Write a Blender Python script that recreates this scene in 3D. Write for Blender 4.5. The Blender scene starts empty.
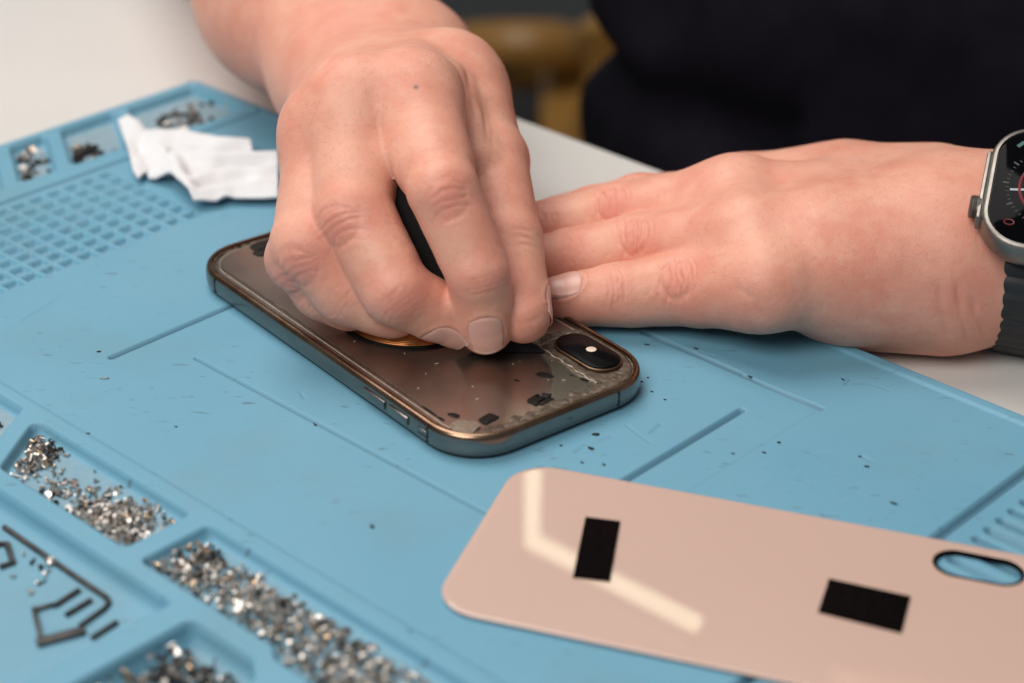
import bpy, bmesh, math, random, time
import numpy as np
from mathutils import Vector, Matrix
T0_=time.time()
random.seed(7); RNG=np.random.default_rng(7)
sc=bpy.context.scene; COL=sc.collection
MM=0.001
# ------------------------------------------------------------------ camera (all lengths below in millimetres)
FOC=2011.197; PIT=math.radians(28.74095); ROL=math.radians(0.84086); CH=285.3
FW=np.array([0,math.cos(PIT),-math.sin(PIT)]); UP0=np.array([0,math.sin(PIT),math.cos(PIT)]); RT0=np.array([1.,0,0])
RT=math.cos(ROL)*RT0+math.sin(ROL)*UP0; UP=-math.sin(ROL)*RT0+math.cos(ROL)*UP0
def W(px,py,z=0.):
    """point of the place seen at a pixel, at height z above the mat"""
    d=FW+RT*(px-512)/FOC-UP*(py-341.5)/FOC
    return np.array([0,0,CH])+d*((z-CH)/d[2])
cam=bpy.data.cameras.new('camera'); camo=bpy.data.objects.new('camera',cam); COL.objects.link(camo)
cam.sensor_width=36; cam.lens=FOC/1024*36; cam.clip_start=0.02; cam.clip_end=50
camo.matrix_world=Matrix(((RT[0],UP[0],-FW[0],0),(RT[1],UP[1],-FW[1],0),(RT[2],UP[2],-FW[2],CH*MM),(0,0,0,1)))
cam.dof.use_dof=True; cam.dof.focus_distance=0.575; cam.dof.aperture_fstop=7.6
sc.camera=camo
# ------------------------------------------------------------------ helpers
def link(name,me,mat=None,parent=None,smooth=True):
    o=bpy.data.objects.new(name,me); COL.objects.link(o)
    if mat is not None:
        for m in (mat if isinstance(mat,(list,tuple)) else [mat]): me.materials.append(m)
    if smooth: me.polygons.foreach_set('use_smooth',[True]*len(me.polygons))
    if parent is not None: o.parent=parent
    return o
def mesh_np(V,F,scale=MM):
    """V (n,3) mm, F (m,k) faces"""
    me=bpy.data.meshes.new('m'); V=np.asarray(V,dtype=np.float64)*scale; F=np.asarray(F,dtype=np.int32)
    k=F.shape[1]
    me.vertices.add(len(V)); me.vertices.foreach_set('co',V.astype(np.float32).ravel())
    me.loops.add(F.size); me.loops.foreach_set('vertex_index',F.ravel())
    me.polygons.add(len(F)); me.polygons.foreach_set('loop_start',np.arange(0,F.size,k,dtype=np.int32))
    me.polygons.foreach_set('loop_total',np.full(len(F),k,dtype=np.int32))
    me.update(calc_edges=True); me.validate(); return me
def mesh_py(V,F,scale=MM):
    me=bpy.data.meshes.new('m'); me.from_pydata([tuple(float(c)*scale for c in v) for v in V],[],[tuple(int(i) for i in f) for f in F]); me.update(); return me
def thing(name,label,cat,loc=(0,0,0),rz=0,group=None):
    o=bpy.data.objects.new(name,None); COL.objects.link(o); o.empty_display_size=0.01
    o.location=Vector([c*MM for c in loc]); o.rotation_euler=(0,0,rz); tag(o,label,cat,group); return o
def tag(o,label=None,cat=None,group=None,kind=None):
    if label: o['label']=label
    if cat: o['category']=cat
    if group: o['group']=group
    if kind: o['kind']=kind
    return o
class MB:
    """collects shapes for ONE mesh"""
    def __init__(s): s.V=[];s.F=[]
    def add(s,V,F):
        n=len(s.V); s.V+=[tuple(v) for v in V]; s.F+=[tuple(i+n for i in f) for f in F]; return s
    def box(s,c,d,R=None,bev=0):
        bm=bmesh.new(); bmesh.ops.create_cube(bm,size=1)
        bmesh.ops.scale(bm,vec=d,verts=bm.verts)
        if bev: bmesh.ops.bevel(bm,geom=bm.edges[:],offset=bev,segments=2,affect='EDGES',profile=.6)
        V=np.array([v.co[:] for v in bm.verts]); bm.verts.index_update(); F=[[v.index for v in f.verts] for f in bm.faces]; bm.free()
        if R is not None: V=V@np.array(R).T
        return s.add(V+np.array(c),F)
    def tube(s,pts,r,n=12,closed=False,caps=True):
        P=np.array(pts,float); m=len(P); rr=np.full(m,r) if np.isscalar(r) else np.array(r,float)
        T=np.zeros_like(P)
        for i in range(m):
            a=P[(i-1)%m] if closed else P[max(i-1,0)]; b=P[(i+1)%m] if closed else P[min(i+1,m-1)]
            T[i]=(b-a)/np.linalg.norm(b-a)
        up=np.array([0,0,1.]) if abs(T[0][2])<.9 else np.array([1.,0,0])
        N=np.cross(T[0],up); N/=np.linalg.norm(N); V=[]
        for i in range(m):
            N=N-T[i]*(N@T[i]); N/=np.linalg.norm(N); B=np.cross(T[i],N)
            for k in range(n):
                a=2*math.pi*k/n; V.append(P[i]+rr[i]*(math.cos(a)*N+math.sin(a)*B))
        F=[]
        for i in range(m if closed else m-1):
            j=(i+1)%m
            for k in range(n): F.append((i*n+k,i*n+(k+1)%n,j*n+(k+1)%n,j*n+k))
        if caps and not closed: F.append(tuple(range(n))[::-1]); F.append(tuple((m-1)*n+k for k in range(n)))
        return s.add(V,F)
    def loft(s,rings,cap0=True,cap1=True):
        n=len(rings[0]); V=[p for r in rings for p in r]; F=[]
        for i in range(len(rings)-1):
            for k in range(n): F.append((i*n+k,i*n+(k+1)%n,(i+1)*n+(k+1)%n,(i+1)*n+k))
        if cap0: F.append(tuple(range(n))[::-1])
        if cap1: F.append(tuple((len(rings)-1)*n+k for k in range(n)))
        return s.add(V,F)
    def build(s,name,mat,parent=None,smooth=True,weld=True):
        o=link(name,mesh_py(s.V,s.F),mat,parent,smooth)
        if smooth: sharp(o.data)
        return o
def sharp(me,ang=38):
    try:
        bm=bmesh.new(); bm.from_mesh(me)
        for e in bm.edges:
            if len(e.link_faces)==2 and e.calc_face_angle(0)>math.radians(ang): e.smooth=False
        bm.to_mesh(me); bm.free()
    except Exception: pass
def rrect(hx,hy,r,n=10,inset=0,cx=0,cy=0):
    hx-=inset;hy-=inset;r=max(r-inset,.05); out=[]
    for (sx,sy,a0) in ((1,1,0),(-1,1,90),(-1,-1,180),(1,-1,270)):
        for k in range(n+1):
            a=math.radians(a0+90*k/n); out.append((cx+sx*(hx-r)+r*math.cos(a),cy+sy*(hy-r)+r*math.sin(a)))
    return out
# ------------------------------------------------------------------ materials
def new_mat(name):
    m=bpy.data.materials.new(name); m.use_nodes=True; nt=m.node_tree; b=nt.nodes['Principled BSDF']; return m,nt,b
def N(nt,t,**kw):
    n=nt.nodes.new(t)
    for k,v in kw.items():
        if k in n.inputs: n.inputs[k].default_value=v
        else: setattr(n,k,v)
    return n
def noise_mat(name,c1,c2,rough=.5,metal=0,scale=200,detail=4,bump=0.,bscale=900,rvar=.0,dist=0.0002,coat=0,spec=.5,anis=None,sheen=0):
    m,nt,b=new_mat(name); L=nt.links
    tc=N(nt,'ShaderNodeTexCoord'); no=N(nt,'ShaderNodeTexNoise'); no.inputs['Scale'].default_value=scale; no.inputs['Detail'].default_value=detail
    L.new(tc.outputs['Object'],no.inputs['Vector'])
    mp=N(nt,'ShaderNodeMapRange'); mp.inputs['From Min'].default_value=.3; mp.inputs['From Max'].default_value=.7
    L.new(no.outputs['Fac'],mp.inputs['Value'])
    mx=N(nt,'ShaderNodeMix',data_type='RGBA'); mx.inputs[6].default_value=(*c1,1); mx.inputs[7].default_value=(*c2,1)
    L.new(mp.outputs[0],mx.inputs[0]); L.new(mx.outputs[2],b.inputs['Base Color'])
    b.inputs['Metallic'].default_value=metal; b.inputs['Roughness'].default_value=rough; b.inputs['Specular IOR Level'].default_value=spec
    b.inputs['Coat Weight'].default_value=coat; b.inputs['Coat Roughness'].default_value=.03
    if sheen: b.inputs['Sheen Weight'].default_value=sheen
    if rvar:
        m2=N(nt,'ShaderNodeMapRange'); m2.inputs['To Min'].default_value=max(rough-rvar,0.02); m2.inputs['To Max'].default_value=rough+rvar
        n3=N(nt,'ShaderNodeTexNoise'); n3.inputs['Scale'].default_value=scale*2.3; L.new(tc.outputs['Object'],n3.inputs['Vector'])
        L.new(n3.outputs['Fac'],m2.inputs['Value']); L.new(m2.outputs[0],b.inputs['Roughness'])
    if bump:
        n2=N(nt,'ShaderNodeTexNoise'); n2.inputs['Scale'].default_value=bscale; n2.inputs['Detail'].default_value=3; L.new(tc.outputs['Object'],n2.inputs['Vector'])
        bp=N(nt,'ShaderNodeBump'); bp.inputs['Strength'].default_value=bump; bp.inputs['Distance'].default_value=dist
        L.new(n2.outputs['Fac'],bp.inputs['Height']); L.new(bp.outputs[0],b.inputs['Normal'])
    return m
M={}
M['table']=noise_mat('table_white',(.64,.625,.60),(.67,.655,.63),rough=.45,scale=12,bump=.15,bscale=500)
M['floor']=noise_mat('floor_grey',(.07,.07,.068),(.09,.09,.085),rough=.6,scale=6)
M['wipe']=noise_mat('wipe_white',(.70,.71,.73),(.75,.76,.78),rough=.9,scale=120,bump=.5,bscale=1500,spec=.1)
M['shirt']=noise_mat('shirt_navy',(.0055,.005,.009),(.010,.008,.014),rough=.95,scale=60,bump=.5,bscale=1800,spec=.12)
M['steel']=noise_mat('screw_steel',(.42,.39,.36),(.70,.67,.63),rough=.36,metal=1,scale=300)
M['darksteel']=noise_mat('screw_black',(.03,.028,.026),(.08,.07,.065),rough=.38,metal=.6,scale=300)
M['brass']=noise_mat('screw_bronze',(.40,.27,.17),(.55,.42,.3),rough=.35,metal=1,scale=300)
M['hexkey']=noise_mat('key_steel',(.05,.047,.045),(.10,.09,.085),rough=.45,metal=.7,scale=400)
M['rim']=noise_mat('gold_rim',(.16,.085,.045),(.32,.215,.15),rough=.26,metal=1,scale=90,rvar=.1)
M['glueblob']=noise_mat('glue_blob',(.16,.12,.09),(.30,.24,.185),rough=.3,scale=700,bump=.4,bscale=900)
M['camring']=noise_mat('camera_ring',(.07,.04,.022),(.14,.085,.05),rough=.35,metal=.8,scale=200)
M['frame']=noise_mat('phone_frame',(.235,.20,.18),(.285,.245,.22),rough=.24,metal=1,scale=60,rvar=.07)
M['chassis']=None
M['blackfilm']=noise_mat('black_film',(.004,.004,.004),(.012,.011,.010),rough=.5,scale=300,bump=.3,spec=.2)
M['foam']=noise_mat('black_foam',(.003,.002,.002),(.006,.004,.004),rough=.9,scale=500,bump=.5,bscale=3000,spec=.03)
M['lens']=noise_mat('lens_glass',(.003,.003,.004),(.004,.004,.005),rough=.25,scale=50,spec=.06)
M['card']=noise_mat('black_card',(.003,.003,.003),(.006,.006,.006),rough=.55,scale=100,spec=.2)
M['glue']=noise_mat('dried_glue',(.06,.042,.03),(.16,.118,.085),rough=.42,metal=.3,scale=400,bump=.4,bscale=900,dist=.0004,rvar=.15)
M['glueline']=noise_mat('glue_line',(.32,.25,.19),(.55,.47,.39),rough=.3,scale=700,bump=.6,bscale=900)
M['copper']=noise_mat('copper',(.55,.19,.06),(.8,.32,.11),rough=.25,metal=1,scale=400)
M['flash']=noise_mat('flash',(.75,.62,.5),(.8,.68,.56),rough=.25,scale=400)
M['screenglass']=noise_mat('front_glass',(.01,.01,.01),(.012,.012,.012),rough=.08,scale=10)
M['titanium']=noise_mat('titanium',(.23,.21,.19),(.28,.26,.235),rough=.45,metal=1,scale=300,rvar=.06)
M['rubber']=noise_mat('band_rubber',(.011,.012,.014),(.016,.017,.019),rough=.55,scale=300,bump=.2)
M['wood']=noise_mat('chair_wood',(.24,.115,.022),(.32,.165,.038),rough=.4,scale=15)
M['darkmetal']=noise_mat('dark_metal',(.012,.011,.010),(.03,.025,.02),rough=.5,scale=20)
M['watchface']=noise_mat('watch_screen',(.002,.002,.003),(.003,.003,.004),rough=.06,scale=20,spec=.04)
def emit_mat(name,c,s):
    m,nt,b=new_mat(name); b.inputs['Base Color'].default_value=(0.02,0.02,0.02,1)
    b.inputs['Emission Color'].default_value=(*c,1); b.inputs['Emission Strength'].default_value=s; return m
# pink back glass
def glass_mat():
    m=noise_mat('pink_glass',(.575,.395,.33),(.60,.415,.345),rough=.55,scale=8,coat=1.0,spec=.3)
    nt=m.node_tree; b=nt.nodes['Principled BSDF']; tc=N(nt,'ShaderNodeTexCoord'); n=N(nt,'ShaderNodeTexNoise'); n.inputs['Scale'].default_value=45; n.inputs['Detail'].default_value=6; mr=N(nt,'ShaderNodeMapRange'); mr.inputs['From Min'].default_value=.45; mr.inputs['From Max'].default_value=.8; mr.inputs['To Min'].default_value=.02; mr.inputs['To Max'].default_value=.045
    nt.links.new(tc.outputs['Object'],n.inputs['Vector']); nt.links.new(n.outputs['Fac'],mr.inputs['Value']); nt.links.new(mr.outputs[0],b.inputs['Coat Roughness'])
    return m
M['pink']=glass_mat()
# chassis plate: brushed brownish metal, scratched
def chassis():
    m,nt,b=new_mat('chassis_plate'); L=nt.links
    tc=N(nt,'ShaderNodeTexCoord'); no=N(nt,'ShaderNodeTexNoise'); no.inputs['Scale'].default_value=45; no.inputs['Detail'].default_value=6
    L.new(tc.outputs['Object'],no.inputs['Vector'])
    r=N(nt,'ShaderNodeValToRGB'); r.color_ramp.elements[0].position=.3; r.color_ramp.elements[0].color=(.36,.315,.275,1); r.color_ramp.elements[1].position=.75; r.color_ramp.elements[1].color=(.46,.405,.355,1)
    L.new(no.outputs['Fac'],r.inputs[0]); L.new(r.outputs[0],b.inputs['Base Color']); b.inputs['Metallic'].default_value=.95
    mr=N(nt,'ShaderNodeMapRange'); mr.inputs['To Min'].default_value=.16; mr.inputs['To Max'].default_value=.32; L.new(no.outputs['Fac'],mr.inputs['Value']); L.new(mr.outputs[0],b.inputs['Roughness'])
    mp=N(nt,'ShaderNodeMapping'); mp.inputs['Scale'].default_value=(60,2500,1); mp.inputs['Rotation'].default_value=(0,0,.5); L.new(tc.outputs['Object'],mp.inputs['Vector'])
    n2=N(nt,'ShaderNodeTexNoise'); n2.inputs['Scale'].default_value=1; n2.inputs['Detail'].default_value=2; L.new(mp.outputs[0],n2.inputs['Vector'])
    bp=N(nt,'ShaderNodeBump'); bp.inputs['Strength'].default_value=.08; bp.inputs['Distance'].default_value=.0001; L.new(n2.outputs['Fac'],bp.inputs['Height']); L.new(bp.outputs[0],b.inputs['Normal'])
    return m
M['chassis']=chassis()
# silicone mat: blue, with grime in the deep pockets, scuffs and smudges
def mat_silicone():
    m,nt,b=new_mat('blue_silicone'); L=nt.links
    tc=N(nt,'ShaderNodeTexCoord')
    def noise(sc_,det=4,ro=.5,vec=None):
        n=N(nt,'ShaderNodeTexNoise'); n.inputs['Scale'].default_value=sc_; n.inputs['Detail'].default_value=det; n.inputs['Roughness'].default_value=ro
        L.new(vec or tc.outputs['Object'],n.inputs['Vector']); return n
    def ramp(src,a,b_,c0=(0,0,0,1),c1=(1,1,1,1)):
        r=N(nt,'ShaderNodeValToRGB'); r.color_ramp.elements[0].position=a; r.color_ramp.elements[1].position=b_; r.color_ramp.elements[0].color=c0; r.color_ramp.elements[1].color=c1; L.new(src,r.inputs[0]); return r
    def mix(f,a,b_,fac=1.):
        x=N(nt,'ShaderNodeMix',data_type='RGBA')
        if isinstance(f,float): x.inputs[0].default_value=f
        else:
            if fac!=1.:
                q=N(nt,'ShaderNodeMath',operation='MULTIPLY'); q.inputs[1].default_value=fac; L.new(f,q.inputs[0]); f=q.outputs[0]
            L.new(f,x.inputs[0])
        for s,i in ((a,6),(b_,7)):
            if isinstance(s,tuple): x.inputs[i].default_value=(*s,1)
            else: L.new(s,x.inputs[i])
        return x.outputs[2]
    base=mix(ramp(noise(14).outputs['Fac'],.35,.7).outputs[0],(.138,.335,.460),(.158,.360,.485))
    # broad worn greenish smudges
    sm=ramp(noise(22,5,.6).outputs['Fac'],.54,.76); base=mix(sm.outputs[0],base,(.155,.29,.34),.55)
    # short dark rubbed marks
    mp=N(nt,'ShaderNodeMapping'); mp.inputs['Rotation'].default_value=(0,0,.55); mp.inputs['Scale'].default_value=(1,3.2,1); L.new(tc.outputs['Object'],mp.inputs['Vector'])
    sp=ramp(noise(150,3,.5,mp.outputs[0]).outputs['Fac'],.64,.70); g=ramp(noise(20,2).outputs['Fac'],.42,.62)
    mm=N(nt,'ShaderNodeMath',operation='MULTIPLY'); L.new(sp.outputs[0],mm.inputs[0]); L.new(g.outputs[0],mm.inputs[1])
    base=mix(mm.outputs[0],base,(.07,.10,.12),.55)
    for rot,sc1,th in ((.3,(18,900,1),.735),(1.4,(25,1100,1),.75)):
        m3=N(nt,'ShaderNodeMapping'); m3.inputs['Rotation'].default_value=(0,0,rot); m3.inputs['Scale'].default_value=sc1; L.new(tc.outputs['Object'],m3.inputs['Vector'])
        n3_=ramp(noise(1.,3,.6,m3.outputs[0]).outputs['Fac'],th,th+.04); base=mix(n3_.outputs[0],base,(.10,.20,.26),.5)
    # pale lint
    li=ramp(noise(600,2).outputs['Fac'],.80,.83); base=mix(li.outputs[0],base,(.55,.65,.68),.6)
    # grime lying on recessed floors
    at=N(nt,'ShaderNodeAttribute',attribute_name='recess'); gr=ramp(noise(260,5,.7).outputs['Fac'],.25,.75,(.22,.31,.36,1),(.34,.40,.43,1))
    base=mix(at.outputs['Fac'],base,gr.outputs[0],.75)
    ag=N(nt,'ShaderNodeAttribute',attribute_name='groove_shade_scratch'); base=mix(ag.outputs['Fac'],base,(.055,.13,.19),.75)  # dark tint paints shade into grooves and slots; also colours the scratches
    L.new(base,b.inputs['Base Color']); b.inputs['Roughness'].default_value=.50; b.inputs['Specular IOR Level'].default_value=.35
    n2=noise(1400,3); n3=noise(60,3); ad=N(nt,'ShaderNodeMath',operation='MULTIPLY_ADD'); ad.inputs[1].default_value=3.; L.new(n3.outputs['Fac'],ad.inputs[0]); L.new(n2.outputs['Fac'],ad.inputs[2])
    bp=N(nt,'ShaderNodeBump'); bp.inputs['Strength'].default_value=.35; bp.inputs['Distance'].default_value=.0001; L.new(ad.outputs[0],bp.inputs['Height']); L.new(bp.outputs[0],b.inputs['Normal'])
    return m
M['mat']=mat_silicone()
def skin_mat():
    m,nt,b=new_mat('skin'); L=nt.links
    tc=N(nt,'ShaderNodeTexCoord')
    def noise(sc_,det=3,ro=.5):
        n=N(nt,'ShaderNodeTexNoise'); n.inputs['Scale'].default_value=sc_; n.inputs['Detail'].default_value=det; n.inputs['Roughness'].default_value=ro; L.new(tc.outputs['Object'],n.inputs['Vector']); return n
    def ramp(src,a,b_):
        r=N(nt,'ShaderNodeMapRange'); r.inputs['From Min'].default_value=a; r.inputs['From Max'].default_value=b_; L.new(src,r.inputs['Value']); return r.outputs[0]
    def mix(f,a,b_,fac=1.):
        x=N(nt,'ShaderNodeMix',data_type='RGBA')
        q=N(nt,'ShaderNodeMath',operation='MULTIPLY'); q.use_clamp=True; q.inputs[1].default_value=fac; L.new(f,q.inputs[0]); L.new(q.outputs[0],x.inputs[0])
        for s,i in ((a,6),(b_,7)):
            if isinstance(s,tuple): x.inputs[i].default_value=(*s,1)
            else: L.new(s,x.inputs[i])
        return x.outputs[2]
    c=mix(ramp(noise(55,4).outputs['Fac'],.35,.68),(.765,.39,.285),(.71,.30,.215))
    c=mix(ramp(noise(160,3).outputs['Fac'],.45,.75),c,(.80,.46,.345),.5)
    c=mix(ramp(noise(700,2).outputs['Fac'],.55,.75),c,(.58,.24,.17),.35)
    red=N(nt,'ShaderNodeAttribute',attribute_name='red'); blo=ramp(noise(26,5,.6).outputs['Fac'],.48,.72); c=mix(blo,c,(.66,.235,.175),.38); c=mix(red.outputs['Fac'],c,(.66,.23,.175),.5)
    yel=N(nt,'ShaderNodeAttribute',attribute_name='yel'); c=mix(yel.outputs['Fac'],c,(.74,.43,.27),.3)
    mo=N(nt,'ShaderNodeAttribute',attribute_name='mole'); c=mix(mo.outputs['Fac'],c,(.18,.09,.09),.9)
    L.new(c,b.inputs['Base Color'])
    b.inputs['Subsurface Weight'].default_value=.45; b.inputs['Subsurface Radius'].default_value=(1.,.35,.2); b.inputs['Subsurface Scale'].default_value=.0026
    b.inputs['Specular IOR Level'].default_value=.42
    rr_=N(nt,'ShaderNodeMapRange'); rr_.inputs['To Min'].default_value=.36; rr_.inputs['To Max'].default_value=.58; L.new(noise(240,3).outputs['Fac'],rr_.inputs['Value']); L.new(rr_.outputs[0],b.inputs['Roughness'])
    vo=N(nt,'ShaderNodeTexVoronoi'); vo.inputs['Scale'].default_value=1150; vo.feature='DISTANCE_TO_EDGE'
    dn=noise(500,2); mv=N(nt,'ShaderNodeVectorMath',operation='MULTIPLY_ADD'); mv.inputs[1].default_value=(.0006,)*3
    L.new(dn.outputs['Color'],mv.inputs[0]); L.new(tc.outputs['Object'],mv.inputs[2]); L.new(mv.outputs[0],vo.inputs['Vector'])
    vr=ramp(vo.outputs['Distance'],0,.18)
    n4=noise(300,4,.6); ad=N(nt,'ShaderNodeMath',operation='MULTIPLY_ADD'); ad.inputs[1].default_value=1.6; L.new(n4.outputs['Fac'],ad.inputs[0]); L.new(vr,ad.inputs[2])
    bp=N(nt,'ShaderNodeBump'); bp.inputs['Distance'].default_value=.00013; L.new(ramp(noise(38,3).outputs['Fac'],.1,1.6),bp.inputs['Strength']); L.new(ad.outputs[0],bp.inputs['Height']); L.new(bp.outputs[0],b.inputs['Normal'])
    return m
M['skin']=skin_mat()
M['nail']=noise_mat('fingernail',(.76,.375,.31),(.80,.44,.365),rough=.32,scale=150,coat=.0,spec=.45,bump=.15,bscale=700)
M['nail'].node_tree.nodes['Principled BSDF'].inputs['Subsurface Weight'].default_value=.3
M['nail'].node_tree.nodes['Principled BSDF'].inputs['Subsurface Scale'].default_value=.002
M['nailtip']=noise_mat('nail_edge',(.72,.48,.40),(.78,.56,.47),rough=.4,scale=300)
# ------------------------------------------------------------------ value noise in numpy
_lat=RNG.random((64,64,64)).astype(np.float32)
def vnoise(P,s):
    q=np.asarray(P)*s; i=np.floor(q).astype(int); f=(q-i); f=f*f*(3-2*f); o=0
    for dx in (0,1):
        for dy in (0,1):
            for dz in (0,1):
                w=(f[:,0] if dx else 1-f[:,0])*(f[:,1] if dy else 1-f[:,1])*(f[:,2] if dz else 1-f[:,2])
                o=o+w*_lat[(i[:,0]+dx)&63,(i[:,1]+dy)&63,(i[:,2]+dz)&63]
    return o
# ------------------------------------------------------------------ implicit surfaces
def cone(P,a,b,ra,rb,n=None,fl=1.):
    a=np.asarray(a,float);b=np.asarray(b,float);ba=b-a; L2=ba@ba
    v=P-a; t=np.clip(v@ba/L2,0,1); v=v-t[:,None]*ba; r=ra+(rb-ra)*t
    d2=np.einsum('ij,ij->i',v,v)
    if n is not None:
        n=np.asarray(n,float); n=n/np.linalg.norm(n); vn=v@n; d=np.sqrt(d2-vn**2+(vn/fl)**2+1e-9)
        return (d-r)*(.5*(fl+1) if fl<1 else 1)
    return np.sqrt(d2+1e-9)-r
def smin(a,b,k):
    h=np.maximum(k-np.abs(a-b),0)/k; return np.minimum(a,b)-h*h*k*.25
def surface_nets(f,lo,hi,h):
    lo=np.array(lo,float);n=np.ceil((np.array(hi)-lo)/h).astype(int)+1
    ax=[lo[i]+h*np.arange(n[i]) for i in range(3)]; D=np.empty(n,np.float32)
    Y,Z=np.meshgrid(ax[1],ax[2],indexing='ij'); yz=np.stack([Y.ravel(),Z.ravel()],1)
    st=8
    for i in range(0,n[0],st):
        xs=ax[0][i:i+st]; P=np.empty((len(xs),len(yz),3)); P[:,:,0]=xs[:,None]; P[:,:,1:]=yz[None]
        D[i:i+len(xs)]=f(P.reshape(-1,3)).reshape(len(xs),n[1],n[2])
    S=D<0
    cs=np.zeros(n-1,int); acc=np.zeros((*(n-1),3),np.float32); cnt=np.zeros(n-1,np.float32)
    idx8=[(i,j,k) for i in (0,1) for j in (0,1) for k in (0,1)]
    sl=lambda o:tuple(slice(o[a],n[a]-1+o[a]) for a in range(3))
    for o in idx8: cs+=S[sl(o)]
    act=(cs>0)&(cs<8)
    for o in idx8:
        for a in range(3):
            if o[a]==0:
                o2=list(o);o2[a]=1
                d0=D[sl(o)];d1=D[sl(o2)]; c=(d0<0)!=(d1<0)
                t=np.where(c,d0/np.where(c,d0-d1,1),0)
                for b in range(3): acc[...,b]+=np.where(c,(o[b]+t) if b==a else o[b],0)
                cnt+=c
    ids=-np.ones(n-1,int); w=np.argwhere(act); ids[act]=np.arange(len(w))
    V=lo+h*(w+acc[act]/cnt[act][:,None]); F=[]
    for a in range(3):
        b,c=(a+1)%3,(a+2)%3
        s0=[slice(0,n[i]) for i in range(3)]; 
        A=[slice(None)]*3; B=[slice(None)]*3; A[a]=slice(0,n[a]-1); B[a]=slice(1,n[a])
        cr=(S[tuple(A)]!=S[tuple(B)]); e=np.argwhere(cr)
        e=e[(e[:,b]>0)&(e[:,b]<n[b]-1)&(e[:,c]>0)&(e[:,c]<n[c]-1)]
        ins=S[tuple(e.T)]
        def cell(db,dc):
            q=e.copy();q[:,b]-=db;q[:,c]-=dc; return ids[tuple(q.T)]
        q=np.stack([cell(1,1),cell(0,1),cell(0,0),cell(1,0)],1)
        q[~ins]=q[~ins][:,::-1]; F.append(q)
    F=np.concatenate(F); F=F[(F>=0).all(1)]
    return V,F
def subdiv(V,F):
    n=len(V); E=np.stack([F,np.roll(F,-1,1)],2).reshape(-1,2); Es=np.sort(E,1); key=Es[:,0].astype(np.int64)*n+Es[:,1]
    u,first,inv=np.unique(key,return_index=True,return_inverse=True); em=V[Es[first]].mean(1)
    fc=V[F].mean(1); e=inv.reshape(-1,4)+n; c=np.arange(len(F))+n+len(em)
    F2=np.concatenate([np.stack([F[:,k],e[:,k],c,e[:,(k-1)%4]],1) for k in range(4)])
    return np.concatenate([V,em,fc]),F2
def grad(f,P,h=.15):
    k=np.array([(1,-1,-1),(-1,-1,1),(-1,1,-1),(1,1,1)],float); g=0
    for d in k: g=g+d[None]*f(P+d*h)[:,None]
    return g/(4*h)
def chunked(f,P,m=200000):
    return np.concatenate([f(P[i:i+m]) for i in range(0,len(P),m)])
def project(f,V,it=2,lim=1.2):
    out=[]
    for i in range(0,len(V),150000):
        P=V[i:i+150000].copy()
        for _ in range(it):
            g=grad(f,P); g2=np.maximum((g*g).sum(1),.15); P=P-np.clip(f(P)/g2,-lim,lim)[:,None]*g
        out.append(P)
    return np.concatenate(out)
# ------------------------------------------------------------------ coordinate frames
A0=np.array([-123.365,725.614]); YAW=math.radians(-42.53446)
MU=np.array([math.cos(YAW),math.sin(YAW)]); MV=-np.array([-math.sin(YAW),math.cos(YAW)])
def uw(u,w,z=0.): p=A0+u*MU+w*MV; return np.array([p[0],p[1],z])
TABZ=-7.
# ================================================================== MAT
def sdpoly(P,poly,r=0.):
    v=np.array(poly,float); n=len(v)
    d=np.full(len(P),1e9); s=np.ones(len(P))
    for i in range(n):
        a=v[i];b=v[i-1]; e=b-a; w=P-a; t=np.clip(w@e/(e@e),0,1); q=w-t[:,None]*e; d=np.minimum(d,(q*q).sum(1))
        c1=P[:,1]>=a[1]; c2=P[:,1]<b[1]; c3=e[0]*w[:,1]>e[1]*w[:,0]
        fl=(c1&c2&c3)|(~c1&~c2&~c3); s=np.where(fl,-s,s)
    return s*np.sqrt(d)-r
def inset(poly,r):
    v=np.array(poly,float); c=v.mean(0); n=len(v); ar=sum(v[i-1][0]*v[i][1]-v[i][0]*v[i-1][1] for i in range(n)); sg=1 if ar>0 else -1
    L=[]
    for i in range(n):
        a=v[i-1];b=v[i]; d=(b-a)/np.linalg.norm(b-a); nn=sg*np.array([-d[1],d[0]]); L.append((a+nn*r,d))
    out=[]
    for i in range(n):
        p,d=L[i];q,e=L[(i+1)%n]; M_=np.array([d,-e]).T; t=np.linalg.solve(M_,q-p); out.append(p+d*t[0])
    return out
def sst(x): x=np.clip(x,0,1); return x*x*(3-2*x)
POCK=[ # polygon, corner radius, depth, is-dusty
 ([(4.5,4.8),(35.5,4.8),(35.5,53.5),(4.5,35.5)],2,3.,1),
 ([(4,40.7),(33,57.2),(33,82.2),(4,65.7)],2,3.,1),
 ([(4,71.5),(32.5,87.7),(32.5,103.5),(4,87.5)],2,3.,1),
 ([(4,93.5),(32.5,109.5),(32.5,125),(4,109)],2,3.,1),
 ([(4,115),(32.5,131),(32.5,150),(4,134)],2,3.,1),
 ([(4,140),(32.5,156),(32.5,176),(4,160)],2,3.,1),
 ([(90,190.5),(159.4,190.5),(173,212.6),(90,212.6)],2,3.2,1),
 ([(166.3,191.6),(233.8,191.6),(233.8,212.8),(180.4,212.8)],2.5,3.2,.6),
 ([(240.7,191.6),(420,191.6),(420,238),(313,238),(306,216.5),(294,216.5),(290,213.6),(240.7,213.6)],2.,3.2,.4),
 ([(150,218.6),(260.2,218.6),(260.2,285),(150,285)],2.,5.2,.15),
 ([(268.2,219.6),(289.8,219.6),(296,224),(300,285),(268.2,285)],2.5,6.,.5),
 ([(382,-10+25),(440,15),(440,180),(382,180)],1.,.0,0),
]
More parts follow.
